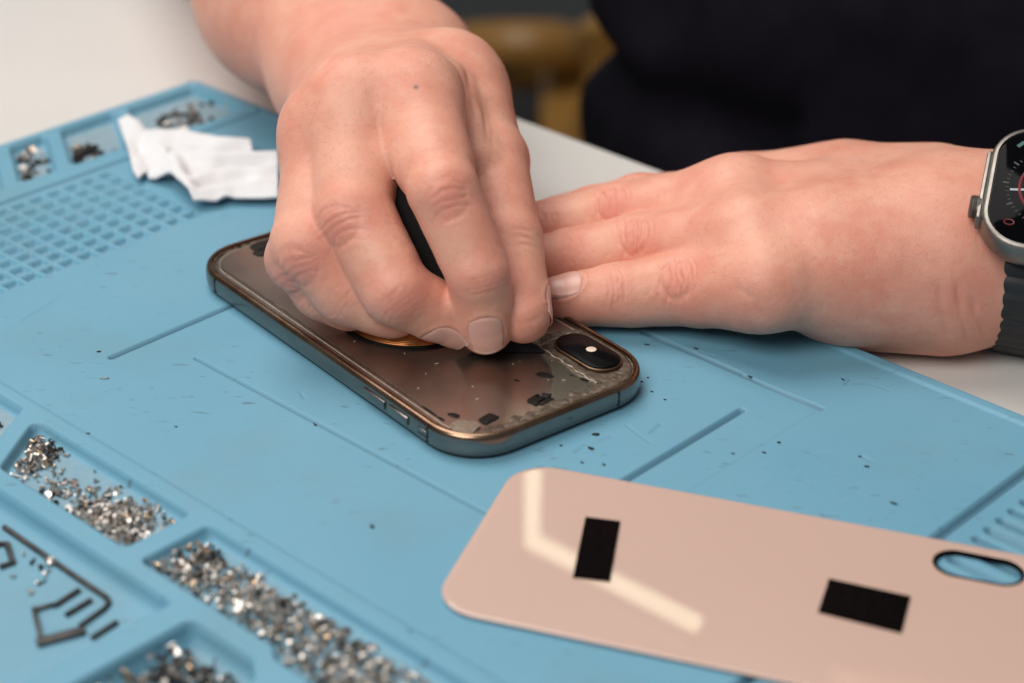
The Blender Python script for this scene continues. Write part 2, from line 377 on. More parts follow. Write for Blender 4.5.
def seg(P,a,b,wd):
    a=np.array(a,float);b=np.array(b,float);e=b-a;w=P-a;t=np.clip(w@e/(e@e),0,1);q=w-t[:,None]*e; return np.sqrt((q*q).sum(1))-wd
GROOVE=[((41.6,3.0),(41.6,285),.9,1.3),((171.2,139.2),(286.5,139.2),.5,1.3),((171.2,139.2),(171.2,126),.2,.15),((254,36.2),(289.5,36.2),.8,1.4),((291,36.6),(318,36.2),.7,1.2),
 ((318,36.2),(318,100),.25,.15),((153.3,155.6),(153.3,108),1.,1.3),((302.6,104),(302.6,52.4),1.,1.3),((302.6,104),(302.6,139),.4,.4),((376.3,12),(376.3,186),1.5,1.8),((171,60),(254,60),.25,.1)]
def _uwp(px,py): p=W(px,py,0)[:2]-A0; return (float(p@MU),float(p@MV))
for (a_,b_,wd_,dp_) in [((22,320),(55,300),.25,.35),((55,300),(66,291),.15,.2),((100,392),(128,384),.2,.2),((626,425),(650,443),.2,.3),((650,433),(661,424),.3,.4),((575,452),(586,444),.35,.3),((600,440),(612,436),.3,.3),((860,455),(872,462),.3,.3),((300,392),(304,398),.3,.3),((700,352),(716,357),.25,.3),((845,384),(850,379),.4,.4),((868,383),(890,391),.2,.25)]:
    GROOVE.append((_uwp(*a_),_uwp(*b_),wd_,dp_))
def mat_height(P):
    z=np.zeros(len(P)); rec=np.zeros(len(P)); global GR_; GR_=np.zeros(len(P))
    for poly,r,dep,dust in POCK:
        if dep==0: continue
        v=np.array(poly); m=(P[:,0]>v[:,0].min()-3)&(P[:,0]<v[:,0].max()+3)&(P[:,1]>v[:,1].min()-3)&(P[:,1]<v[:,1].max()+3)
        if not m.any(): continue
        sd=sdpoly(P[m],inset(poly,r),r); k=sst(-sd/.9+.1)
        z[m]-=dep*k; rec[m]=np.maximum(rec[m],sst((-sd-1.)/2)*dust)
    # perforated pad
    hu,hw=6.55,7.05; q=P.copy(); iu=np.floor((q[:,0]-45.3)/hu); iw=np.floor((q[:,1]-74.6)/hw)
    lu=q[:,0]-45.3-(iu+.5)*hu; lw=q[:,1]-74.6-(iw+.5)*hw
    ok=(iu>=0)&(iu<8)&(iw>=0)&(iw<28)
    dx=np.abs(lu)-1.75;dy=np.abs(lw)-2.35; sd=np.sqrt(np.maximum(dx,0)**2+np.maximum(dy,0)**2)+np.minimum(np.maximum(dx,dy),0)-.4
    k=np.where(ok,sst(-sd/.7+.2),0); z-=2.*k; rec=np.maximum(rec,np.where(ok,sst((-sd-.5)/.8),0)*.9)
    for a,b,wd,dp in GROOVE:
        sd=seg(P,a,b,wd); z-=dp*sst(-sd/.5+.45); GR_[:]=np.maximum(GR_,sst(-sd/.4+.6)*min(1,dp/1.2))  # colour mask for painted groove shade, shared by the scratches
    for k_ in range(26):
        wq=26.8+5.85*k_; sd=seg(P,(384.2,wq),(425,wq),1.5); kk=sst(-sd/.7+.2); z-=3.2*kk; GR_[:]=np.maximum(GR_,.6*kk)  # slots get shade painted into their colour as well
    # raised rim along the far and left borders, softened outer edge
    z+=.7*(1-sst((P[:,1]-4.2)/1.)); z+=.5*(1-sst((P[:,0]-3.)/.8))*(P[:,1]>3)
    z+=.35*sst((P[:,1]-186.)/1.2)*(P[:,0]>41)
    e=np.minimum(P[:,0],P[:,1]); z-=1.4*sst(1-e/1.3)**1.5
    return z,rec
def build_mat():
    st=.5; u=np.concatenate([np.arange(0,432,st)]); w=np.arange(0,296,st); Uq,Wq=np.meshgrid(u,w,indexing='ij'); P=np.stack([Uq.ravel(),Wq.ravel()],1)
    # rounded far corner: pull points of the corner inwards
    R=5.; c=P.copy(); m=(c[:,0]<R)&(c[:,1]<R); d=c[m]-R; l=np.maximum(np.abs(d).max(1),1e-6); rr=np.sqrt((d*d).sum(1)); rr=np.maximum(rr,1e-6); c[m]=R+d*(l/rr)[:,None]
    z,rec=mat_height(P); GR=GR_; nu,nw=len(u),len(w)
    XY=A0+c[:,0:1]*MU+c[:,1:2]*MV; V=np.column_stack([XY,z])
    I=np.arange(nu*nw).reshape(nu,nw); F=np.stack([I[:-1,:-1],I[:-1,1:],I[1:,1:],I[1:,:-1]],-1).reshape(-1,4)
    # skirt
    loop=np.concatenate([I[:,0],I[-1,1:],I[-2::-1,-1],I[0,-2:0:-1]]); B=V[loop].copy(); B[:,2]=TABZ+.05; n0=len(V); V=np.concatenate([V,B]); k=np.arange(len(loop)); kn=(k+1)%len(loop)
    S=np.stack([loop[k],n0+k,n0+kn,loop[kn]],1); S=S[:,::-1]
    # facing: make sure top faces up
    a,b,cc=V[F[0,0]],V[F[0,1]],V[F[0,2]]
    if np.cross(b-a,cc-a)[2]<0: F=F[:,::-1]; S=S[:,::-1]
    F=np.concatenate([F,S]); me=mesh_np(V,F); at=me.attributes.new('recess','FLOAT','POINT'); at.data.foreach_set('value',np.concatenate([rec,np.zeros(len(B))]).astype(np.float32)); at=me.attributes.new('groove_shade_scratch','FLOAT','POINT'); at.data.foreach_set('value',np.concatenate([GR,np.zeros(len(B))]).astype(np.float32))
    o=link('work_mat',me,M['mat']); tag(o,'blue silicone repair work mat with moulded trays, lying on the white table','work mat'); return o
build_mat(); print('mat',time.time()-T0_)
# ================================================================== TABLE, FLOOR
def slab(poly,z0,z1,r=1.5):
    n=len(poly); c=np.mean(poly,0); rings=[]
    for ins,z in ((0,z0),(0,z1-r),(r*.3,z1-r*.3),(r,z1)):
        ring=[]
        for p in poly:
            d=np.array(p)-c; L=np.linalg.norm(d); ring.append((*(c+d*(1-ins/L)),z))
        rings.append(ring)
    return rings
EDG=-30.3 # table border runs parallel to the mat's far border
tt=thing('table','white table top that the blue mat and both hands rest on','table',(0,0,0))
e0=A0; q=np.array([W(523,120,TABZ)[:2]-A0]); EDG=float((q@MV)[0])
poly=[tuple(uw(-750,EDG)[:2]),tuple(uw(-750,EDG+800)[:2]),tuple(uw(950,EDG+800)[:2]),tuple(uw(950,EDG)[:2])]
MB().loft(slab(poly,TABZ-25,TABZ)).build('tabletop',M['table'],tt)
for (u_,w_) in ((-700,EDG+50),(-700,EDG+750),(900,EDG+50),(900,EDG+750)):
    p=uw(u_,w_); MB().box((p[0],p[1],(-760+TABZ-25)/2),(45,45,760-25-abs(TABZ)),bev=3).build('leg',M['darkmetal'],tt)
fl=link('floor',mesh_py([(-6000,-2000,-760),(6000,-2000,-760),(6000,9000,-760),(-6000,9000,-760)],[(0,1,2,3)]),M['floor'],smooth=False); tag(fl,kind='structure')
# ================================================================== PHONE
PH=thing('smartphone','opened gold smartphone lying face down on the blue mat, its back glass removed','smartphone',(-29.257,524.833,0),math.radians(-51.19834))
HX,HY=71.6,35.3
def ring(ins,z,hx=HX,hy=HY,r=16.5,n=14): return [(x,y,z) for x,y in rrect(hx,hy,r,n,ins)]
MB().loft([ring(1.6,.05),ring(.9,.4),ring(.9,1.2),ring(2.,1.25)]).build('front_glass',M['screenglass'],PH)
fr=MB(); fr.loft([ring(1.0,1.1),ring(.45,1.35),ring(.12,2.1),ring(0,3.3),ring(0,4.9),ring(.12,6.0),ring(.2,6.3)],cap0=True,cap1=False); fr.build('frame',M['frame'],PH)
MB().loft([ring(.2,6.3),ring(.42,6.9),ring(.85,7.4),ring(1.4,7.6),ring(1.9,7.55),ring(2.1,7.2),ring(2.15,6.6)],False,False).build('frame_rim',M['rim'],PH)
# inner ledge, glue track, plate
MB().loft([ring(2.1,6.62),ring(3.1,6.66)],False,False).build('inner_ledge',M['frame'],PH)
def gluetrack():
    st=.35; xs=np.arange(-HX+2,HX-2+st,st); ys=np.arange(-HY+2,HY-2+st,st); X,Y=np.meshgrid(xs,ys,indexing='ij'); P=np.stack([X.ravel(),Y.ravel()],1)
    def rr(P,hx,hy,r): dx=np.abs(P[:,0])-hx+r;dy=np.abs(P[:,1])-hy+r; return np.sqrt(np.maximum(dx,0)**2+np.maximum(dy,0)**2)+np.minimum(np.maximum(dx,dy),0)-r
    P3=np.column_stack([P,np.zeros(len(P))]); sd=rr(P,HX-2.2,HY-2.2,10.5)
    wdt=.5+.5*vnoise(P3,.18)+np.where(P[:,0]>HX-9,1.6,0)
    wdt=wdt+np.where(P[:,0]>HX-17,3.8*(vnoise(P3,.45)),0)+np.where(P[:,0]<-HX+11,2*vnoise(P3,.4),0)
    cam_=np.hypot(np.maximum(np.abs(P[:,0]-50.5)-6,0),P[:,1]-25)-9.5-2*vnoise(P3+9,.5)
    d=np.minimum(np.maximum(sd,-sd-wdt),np.maximum(cam_,sd)); k=sst(-d/.5)
    z=6.5+.34*k*(.4+vnoise(P3,.7))+.12*k*(vnoise(P3,1.9)-.5)
    z=np.where(sd>0,6.4,z)
    z=np.where(k<=0.01,6.2,z)
    n1,n2=len(xs),len(ys); I=np.arange(n1*n2).reshape(n1,n2); F=np.stack([I[:-1,:-1],I[1:,:-1],I[1:,1:],I[:-1,1:]],-1).reshape(-1,4)
    keep=(k[F].max(1)>.01)&(sd[F].max(1)<.6); F=F[keep]
    used=np.unique(F); mp=-np.ones(n1*n2,int); mp[used]=np.arange(len(used)); V=np.column_stack([P,z])[used]
    return link('glue_residue',mesh_np(V,mp[F]),M['glue'],PH)
MB().loft([ring(3.0,6.0),ring(3.0,6.55)]).build('chassis_plate',M['chassis'],PH)
gluetrack()
MB().tube([(x,y,6.72) for x,y in rrect(HX,HY,16.5,14,2.75)],.2,6,closed=True).build('bezel_line',M['frame'],PH)
MB().tube([(x,y,6.6) for x,y in rrect(HX,HY,16.5,14,4.3)],.14,6,closed=True).build('bezel_line',M['glueline'],PH)
def ell(cx,cy,a,b,z0,z1,rot=0,n=28,ir=0,wob=0,sq=2.):
    out=[]; 
    for z,k in ((z0,1.),(z1-.05,1.),(z1,.94)):
        rg=[]
        for i in range(n):
            t=2*math.pi*i/n; c_,s_=math.cos(t),math.sin(t); w_=1+wob*math.sin(3*t+cx)+wob*.6*math.sin(7*t+cy)
            x=a*k*w_*math.copysign(abs(c_)**(2/sq),c_); y=b*k*w_*math.copysign(abs(s_)**(2/sq),s_)
            rg.append((cx+x*math.cos(rot)-y*math.sin(rot),cy+x*math.sin(rot)+y*math.cos(rot),z))
        out.append(rg)
    return out
# camera module
cm=MB().loft([[(x,y,z) for x,y in rrect(11.8-i,6.-i,6.-i,12,0,50.6,24.7)] for i,z in ((0,6.5),(0,7.5),(.25,7.7),(.7,7.75))]); cmo=cm.build('camera_module',M['camring'],PH)
MB().loft([[(x,y,z) for x,y in rrect(11.2-i,5.45-i,5.45-i,12,0,50.6,24.7)] for i,z in ((0,7.6),(0,8.15),(.3,8.3))]).build('lens_cover',M['lens'],cmo)
MB().loft(ell(50.9,25.6,1.5,1.5,8.2,8.38)).build('flash',M['flash'],cmo)
# charging coil
co=MB().loft([[(22.3*math.cos(t),22.3*math.sin(t),z) for t in np.linspace(0,2*math.pi,64,endpoint=False)] for z in (6.5,6.9)],False,True).build('charging_coil',M['blackfilm'],PH)
cw=MB()
for i in range(11):
    r=20.6-i*.95; cw.tube([(r*math.cos(t),r*math.sin(t),6.95) for t in np.linspace(0,2*math.pi,64,endpoint=False)],.42,6,closed=True)
cw.build('copper_winding',M['copper'],co)
rg=MB().tube([(21.7*math.cos(t)*(1+.006*math.sin(9*t)),21.7*math.sin(t),7.0) for t in np.linspace(0,2*math.pi,80,endpoint=False)],.42,8,closed=True).build('coil_rim',M['blackfilm'],co)
# black film patches left on the plate
patches=[(-65,-10.9,2.4,4.5,.1,5),(-61.3,-13.6,1.8,2.9,.2,6),(-65.3,-3,2.,2.6,0,5),(54.3,-25.9,1.9,1.2,.3,2.2),(61.5,-19.6,1.7,2.6,.15,7),(52.2,7.6,2.7,1.5,.5,2.1),(61.6,-3.2,1.9,2.2,.25,7),(61.4,.6,1.3,1.1,.7,6),(63.4,-1.2,1.1,2.4,.1,7),(60.,-1.5,.7,.7,.5,5),(49.7,-.5,.9,.5,.4,2),(48.6,-29.8,3.4,.45,0,7),(53.6,-29.7,1.5,.5,0,7),(57,13.5,.8,.35,.3,4),(61,14.6,1.3,.3,.2,4),(54,15.4,.9,.25,-.1,4)]
for (x,y,a,b_,ro,sq) in patches:
    MB().loft(ell(x,y,a,b_,6.5,6.6 if abs(x)<60 else 6.9,ro,wob=.05,sq=sq)).build('film_patch',M['blackfilm'],PH)
# clear glue blob and the pale glue line beside the camera
MB().loft([[ (p[0],p[1],p[2]) for p in r_] for r_ in ell(61.5,-27.6,3.6,3.6,6.5,7.15,.4,wob=.09,sq=2.6)]).build('glue_blob',M['glueblob'],PH)
pts=[(36.5+ i*1.4,16.6+.35*math.sin(i*1.7)-.04*i,6.75) for i in range(21)]
MB().tube(pts,[.2+.08*math.sin(i*2.3) for i in range(21)],7).build('glue_line',M['glueline'],PH)
MB().tube([(38+.4*math.sin(i),16.6+i*1.1,6.75) for i in range(12)],.28,7).build('glue_line',M['glueline'],PH)
pl=[(-62+ i*1.5,-29.6+.12*math.sin(i*1.3),6.85) for i in range(78)]
MB().tube(pl,.13,7).build('glue_line',M['glue'],PH)
gb=MB()
rr2=random.Random(3)
for i in range(34):
    k=rr2.random()
    if k<.45: x,y=rr2.uniform(36,66),rr2.gauss(17,7)
    elif k<.75: x,y=rr2.gauss(30,18),rr2.uniform(-28,-10)
    else: x,y=rr2.uniform(-60,60),rr2.uniform(-28,28)
    if abs(x)>67 or abs(y)>30: continue
    gb.loft(ell(x,y,rr2.uniform(.12,.6),rr2.uniform(.08,.25),6.5,6.6+rr2.uniform(.02,.15),rr2.random()*3,n=8,wob=.2))
tag(gb.build('glue_crumbs',M['glueline'],PH),kind='stuff')
# buttons, mute switch, antenna gaps on the frame
for x0,x1 in ((25.3,35.6),(37.3,46.3)):
    MB().box(((x0+x1)/2,-HY-.12,4.2),(x1-x0,.9,2.6),bev=.35).build('volume_button',M['frame'],PH)
MB().box((53.,-HY+.02,4.2),(4.6,.5,2.2),bev=.2).build('mute_slot',M['darkmetal'],PH)
MB().box((53.,-HY-.1,4.5),(4.,.5,1.2),bev=.15).build('mute_switch',M['frame'],PH)
for (x,y,a,b_) in ((54.6,-HY+.02,.7,.25),(-54.6,-HY+.02,.7,.25),(-54.6,HY-.02,.7,.25),(54.6,HY-.02,.7,.25)):
    MB().box((x,y,4.1),(a,b_,5.2),bev=.05).build('antenna_gap',M['darkmetal'],PH)
MB().box((HX-.02,18.3,4.1),(.25,.7,5.2),bev=.05).build('antenna_gap',M['darkmetal'],PH)
# ================================================================== BACK GLASS
BG=thing('back_glass','pink phone back glass lying loose on the mat with two black squares on it','back glass',(58.794,398.099,.12),math.radians(-17.8568))
def back_glass():
    GX,GY,R=70.5,34.4,11.2; outer=rrect(GX,GY,R,14); hole=rrect(11.2,5.9,5.9,14,0,51.2,25.2)
    me=bpy.data.meshes.new('m'); bm=bmesh.new()
    def rg(pts,z): return [bm.verts.new((x*MM,y*MM,z*MM)) for x,y in pts]
    prof_o=[(1.1,.35),(.35,.55),(0,.95),(.12,1.2),(.45,1.33)]  # edge curls slightly
    prof_o=[(.5,.25),(.08,.45),(0,.7),(.1,.98),(.4,1.1),(1.3,1.12)]
    rings=[rg(rrect(GX,GY,R,14,i),z) for i,z in prof_o]
    hr=[rg(rrect(11.2+k,5.9+k,5.9+k,14,0,51.2,25.2),z) for k,z in ((.25,.3),(0,.45),(0,.9),(.25,1.12))]
    n=len(outer); flats=[]
    for R_ in (rings,hr):
        for a,b_ in zip(R_[:-1],R_[1:]):
            for k in range(n):
                f=(a[k],a[(k+1)%n],b_[(k+1)%n],b_[k]); bm.faces.new(f if R_ is rings else f[::-1])
    for o_,h_,flip in ((rings[-1],hr[-1],False),(rings[0],hr[0],True)):
        for k in range(n):
            f=(o_[k],o_[(k+1)%n],h_[(k+1)%n],h_[k]); ff=bm.faces.new(f[::-1] if flip else f); flats.append(ff)
    bmesh.ops.recalc_face_normals(bm,faces=bm.faces); bm.faces.index_update(); ids=[f.index for f in flats]; bm.to_mesh(me); bm.free()
    o=link('glass_panel',me,M['pink'],BG)
    for i in ids: me.polygons[i].use_smooth=False
    return o
back_glass()
def quadpad(pts,name,z0=1.13,z1=1.7):
    P=np.array(pts,float); c=P.mean(0); MB().loft([[(*(c+(p-c)*k),z) for p in P] for k,z in ((1,z0),(1,z1-.1),(.985,z1))]).build(name,M['foam'],BG)
MB().loft([[(x,y,z) for x,y in rrect(11.1-i,5.8-i,5.8-i,14,0,51.2,25.2)] for i,z in ((0,-.05),(0,1.0),(.75,1.0),(.75,-.05))],False,False).build('hole_ring',M['foam'],BG)  # black ring just inside the camera hole
quadpad([(-46.0,13.9),(-37.2,14.9),(-32.6,-10.6),(-41.6,-12.0)][::-1],'adhesive_square')
quadpad([(17.3,7.7),(37.1,6.9),(37.2,-8.0),(17.3,-6.3)][::-1],'adhesive_square')
# ================================================================== HANDS
def unit(v): v=np.asarray(v,float); return v/np.linalg.norm(v)
class Finger:
    """joints and radii of one digit; dor = dorsal direction at the end joint"""
    def __init__(s,J,R,dor,nail=None,kb=(0,0),pal=9.,flat=.9,fl=.92,mcpd=None):
        s.J=[np.asarray(j,float) for j in J]; s.R=R; s.nail=nail; s.kb=kb; s.pal=pal; s.fl=fl
        s.dor=[]
        for i in range(len(J)-1):
            a=unit(s.J[i+1]-s.J[i]); d=np.asarray(dor[i] if isinstance(dor,list) else dor,float); s.dor.append(unit(d-a*(a@d)))
    def f(s,P):
        d=None
        for i in range(len(s.J)-1):
            c=cone(P,s.J[i],s.J[i+1],s.R[i],s.R[i+1],s.dor[i],s.fl)
            d=c if d is None else smin(d,c,1.6)
        # knuckle swellings
        for i,b in zip(range(1,len(s.J)-1),s.kb):
            n=unit(s.dor[i-1]+s.dor[i]); d=smin(d,np.sqrt((((P-(s.J[i]+n*max(b,0)*1.1))**2).sum(1)))-(s.R[i]-.9+b*.1),3.)
        # flesh of each phalanx
        for i in range(len(s.J)-1):
            R_a=(s.R[i]+s.R[i+1])/2; m_=(s.J[i]*.5+s.J[i+1]*.5)-s.dor[i]*R_a*.12; ln=np.linalg.norm(s.J[i+1]-s.J[i])*.22; ax_=unit(s.J[i+1]-s.J[i])
            d=smin(d,cone(P,m_-ax_*ln,m_+ax_*ln,R_a*.985,R_a*.965,s.dor[i],.96),3.)
        return d
class Hand:
    def __init__(s,fingers,palm,k=9.,extra=None): s.F=fingers; s.palm=palm; s.k=k; s.grooves=[]; s.fk=1.0; s.webs=[]; s.ca=1.
    def pf(s,P):
        d=None
        for c in s.palm:
            q=cone(P,*c[:-1]); d=q if d is None else smin(d,q,c[-1])
        return d
    def f(s,P):
        p=s.pf(P); g=None
        for F in s.F:
            q=smin(F.f(P),p,F.pal); g=q if g is None else smin(g,q,s.fk)
        for a,b,ra,rb,k_ in s.webs: g=smin(g,cone(P,a,b,ra,rb),k_)
        return g
def crease_disp(P,hand):
    """fine folds of the knuckles, tendon hollows: normal displacement in mm; also colour weights"""
    disp=np.zeros(len(P)); red=np.zeros(len(P)); yel=np.zeros(len(P)); nz=vnoise(P,.35)-.5; nz2=vnoise(P+50,.9)-.5
    for F in hand.F:
        nj=len(F.J)
        for i in range(1,nj-1):
            dn=unit(F.dor[i-1]*(.3 if hand is H1 else .5)+F.dor[i]*.7); dn=unit(dn+(np.array([0,-.75,0]) if hand is H2 else 0)); ax=unit(unit(F.J[i]-F.J[i-1])+unit(F.J[i+1]-F.J[i])); la=np.cross(ax,dn)
            c=F.J[i]+dn*F.R[i]+ax*(4.5 if (hand is H1 and i==1) else 0); v=P-c; s_=v@ax; q_=v@la; h_=v@dn
            near=(np.abs(s_)<14)&(np.abs(q_)<F.R[i]*1.25)&(h_>-F.R[i]*.95)
            if F.kb[0]<-2 and i==1: continue
            idx=np.where(near)[0]
            if len(idx)==0: continue
            own=np.abs(F.f(P[idx]))<1.6; near=np.zeros(len(P),bool); near[idx[own]]=True
            if not near.any(): continue
            sN,qN,hN=s_[near],q_[near],h_[near]; big=(i==1); A=(.27 if big else .17)*hand.ca
            wdt=F.R[i]*(.72 if big else .7); win=np.exp(-(qN/wdt)**4)*sst((hN+F.R[i]*.8)/(F.R[i]*.5))
            dd=np.zeros(len(sN)); offs=(-5.6,-3.4,-1.5,.3,2.2,4.3,6.6) if big else (-2.0,-.6,.9,2.4)
            for k,o_ in enumerate(offs):
                curve=(o_*.07+.012)*(qN**2)*.16*(1 if big else .7)
                t=sN-o_*1.12+curve*np.sign(o_+.01)*-1.+nz[near]*1.5
                amp=(1.,.8,1.15,.9,1.2,.75,.55)[k]*math.exp(-(o_/6.)**2)
                dd-=A*amp*np.exp(-(t/.42)**2)*win
            if big: dd+=.08*np.exp(-(sN/5.)**2-(qN/(F.R[i]*.5))**2)
            if big:
                ov=np.sqrt((sN/(4.6 if hand is H2 else 5.2))**2+((qN+nz[near]*1.5)/(F.R[i]*.56))**2); dd-=(.34 if hand is H2 else .2)*np.exp(-((ov-1)/.13)**2)*win; dd+=.16*np.exp(-(ov/.75)**4)
            dd+=.12*nz2[near]*np.exp(-(sN/6)**2)*win
            disp[near]+=dd
            red[near]=np.maximum(red[near],(.95 if big else .45)*np.exp(-(sN/(6.5 if big else 5))**2)*np.exp(-(qN/(F.R[i]*.9))**2))
            yy=.8*np.exp(-((sN-10)/5)**2)*np.exp(-(qN/(F.R[i]*.8))**2); yel[near]=np.maximum(yel[near],yy)
        # reddish fingertip
        tip=F.J[-1]; d=np.linalg.norm(P-tip,axis=1); red=np.maximum(red,.7*np.exp(-(d/9.)**2))
    for (a,b,wd,amp) in hand.grooves:
        a=np.array(a);b=np.array(b);e=b-a; t=np.clip((P-a)@e/(e@e),0,1); q=P-a-t[:,None]*e; r_=np.sqrt((q*q).sum(1)); disp-=amp*np.exp(-(r_/wd)**2)*np.sin(np.pi*np.clip(t,.04,.96))**.6
    disp+=.16*(vnoise(P,.22)-.5)+.07*nz2
    return disp,red,yel
def hit(f,px,py):
    d=unit(FW+RT*(px-512)/FOC-UP*(py-341.5)/FOC); p=np.array([0,0,CH])+d*430
    for _ in range(60):
        q=float(f(p[None])[0])
        if q<.05: break
        p=p+d*q*.8
    return p
NAILS=[]
def build_hand(hand,lo,hi,h,nsub,mole=None):
    V,F=surface_nets(hand.f,lo,hi,h)
    V=project(hand.f,V,2)
    for _ in range(nsub): V,F=subdiv(V,F)
    V=project(hand.f,V,2)
    d,r,y=crease_disp(V,hand); g=np.concatenate([grad(hand.f,V[i:i+150000],.3) for i in range(0,len(V),150000)]); g/=np.maximum(np.linalg.norm(g,axis=1),.2)[:,None]
    # nail beds
    for Fi in hand.F:
        if Fi.nail:
            for (c,u_,v_,n_,hl,hw) in [nail_frame(Fi)]:
                q=V-c; a=q@u_; b=q@v_; e=q@n_; dd=np.sqrt((a/hl)**2+(b/hw)**2); m=(e>-5)
                rimv=np.exp(-((dd-1.12)/.13)**2)*.28*(a<hl*.5)*m - .12*(dd<1.0)*m
                d=d+rimv
    gm=np.concatenate([np.linalg.norm(grad(hand.f,V[i:i+150000],.5),axis=1) for i in range(0,len(V),150000)]); d=d*sst((gm-.72)/.22)
    V=V+g*d[:,None]
    mo=np.zeros(len(V))
    if mole is not None: mo=np.exp(-(np.linalg.norm(V-mole,axis=1)/.75)**2)
    return V,F,r,y,mo
def nail_frame(Fi):
    a=unit(Fi.J[-1]-Fi.J[-2]); dr=unit(np.asarray(Fi.nail['dir'],float)); n=unit(dr-a*(a@dr)); v=np.cross(n,a)
    R=Fi.R[-1]; hl=Fi.nail.get('hl',5.8); hw=Fi.nail.get('hw',R*.72); sh=Fi.nail.get('sh',R*.30)
    c=Fi.J[-1]+a*sh+n*R*.8
    return c,a,v,n,hl,hw
def build_nail(Fi,hand,parent,lab=None):
    c,a,v,n,hl,hw=nail_frame(Fi); R=Fi.R[-1]; nu,nv=19,17; P=[];tt_=[]
    ctr=Fi.J[-1]
    for i in range(nu):
        for j in range(nv):
            s_=-1+2*i/(nu-1); t_=-1+2*j/(nv-1)
            # superellipse mapping of a square to a rounded nail
            x=s_*math.sqrt(1-t_*t_*(.46 if s_<0 else .36)); y=t_*math.sqrt(1-s_*s_*(.42 if s_<0 else .30))
            ang=y*hw/R*1.12; L=x*hl; base=c-n*R*.8
            P.append((base+a*L, n*math.cos(ang)+v*math.sin(ang)))
            tt_.append((s_,t_))
    base=np.array([p[0] for p in P]); D=np.array([p[1] for p in P])
    # march from inside out along each direction; beyond the tip keep a gentle plate curve
    t=np.full(len(base),.5)
    for _ in range(60):
        d=hand.f(base+D*t[:,None]); t=np.where(d<-.02,t+np.maximum(-d*.7,.03),t)
        t=np.minimum(t,R*1.25)
    t=t.reshape(nu,nv)
    # plate stays flat-ish near the tip instead of following the round end
    for i in range(nu):
        if i>nu*.55: t[i]=np.maximum(t[i],t[int(nu*.55)]*(1-.10*((i-nu*.55)/(nu*.45))**2))
    tt2=np.array(tt_); e=np.maximum(np.abs(tt2[:,0]),np.abs(tt2[:,1])).reshape(nu,nv)
    off=.30-.55*sst((e-.86)/.14)*(tt2[:,0].reshape(nu,nv)<.9)
    top=base+D*((t+off).ravel())[:,None]; bot=base+D*((t+off-.38).ravel())[:,None]
    V=np.concatenate([top,bot]); F=[]; I=np.arange(nu*nv).reshape(nu,nv); m=nu*nv
    F=[(I[i,j],I[i+1,j],I[i+1,j+1],I[i,j+1]) for i in range(nu-1) for j in range(nv-1)]
    F+=[tuple(m+k for k in f[::-1]) for f in F[:]]
    loop=list(I[:,0])+list(I[-1,1:])+list(I[-2::-1,-1])+list(I[0,-2:0:-1])
    for k in range(len(loop)):
        p,q=loop[k],loop[(k+1)%len(loop)]; F.append((p,m+p,m+q,q))
    bm_me=mesh_py(V,F); o=link('fingernail',bm_me,[M['nail'],M['nailtip']],parent)
    bm=bmesh.new(); bm.from_mesh(bm_me); bmesh.ops.recalc_face_normals(bm,faces=bm.faces); bm.faces.ensure_lookup_table()
    nf=(nu-1)*(nv-1)
    for k in range(nf):
        if k//(nv-1)>=nu-2: bm.faces[k].material_index=1
    bm.to_mesh(bm_me); bm.free(); sharp(bm_me,50)
    if lab: o['label']=lab
    return o
CV=unit(-FW)  # towards the viewer
# ---- person's right hand (left in the picture)
def J(*a): return [W(*q) for q in a]
d1=[np.array([.0,-.55,.85])]*3
h1_index=Finger(J((413,98,67),(443,190,55),(478,272,35),(486,328,16.2)),[13.,9.6,8.3,7.7],[(0,.2,1),(-.02,-.95,.35),(.1,-.9,.4)],nail=dict(dir=(.0,-1.,.5),hl=6.5,hw=5.1,sh=-2.6),kb=(.1,0),pal=9)
h1_mid=Finger(J((355,104,65),(353,214,44),(395,292,27.5),(447,317,18.)),[13.,11.2,9.2,7.7],[(-.2,-.2,1),(-.7,-.8,.3),(-.3,-.9,.2)],nail=dict(dir=(.0,-.8,-.75),hl=6.2,hw=5.6,sh=.6),kb=(.1,0),pal=9)
h1_ring=Finger(J((326,130,57),(309,246,34),(347,291,22.5),(394,311,18)),[11.,10.9,9.4,7.8],[(-.4,0,1),(-.7,-.8,.2),(-.3,-.9,.2)],kb=(.1,0),pal=9)
h1_pinky=Finger(J((324,154,48),(299,258,29),(322,290,19),(350,306,15.5)),[9.,9.2,8.2,7.],[(-.6,0,1),(-.7,-.7,.2),(-.3,-.9,.2)],kb=(.8,.3),pal=8)
h1_thumb=Finger(J((458,92,52),(490,160,43),(508,243,31),(523,313,18.5)),[14.,12.0,10.4,8.7],[(.8,0,.6),(.9,.2,.3),(.95,.2,.2)],nail=dict(dir=(1.,.25,.10),hl=5.6,hw=5.6,sh=-1.6),kb=(-3,.2),pal=10)
wr=W(374,66,40); fa=W(312,-6,43); el=np.array([-118.,858.,52.])
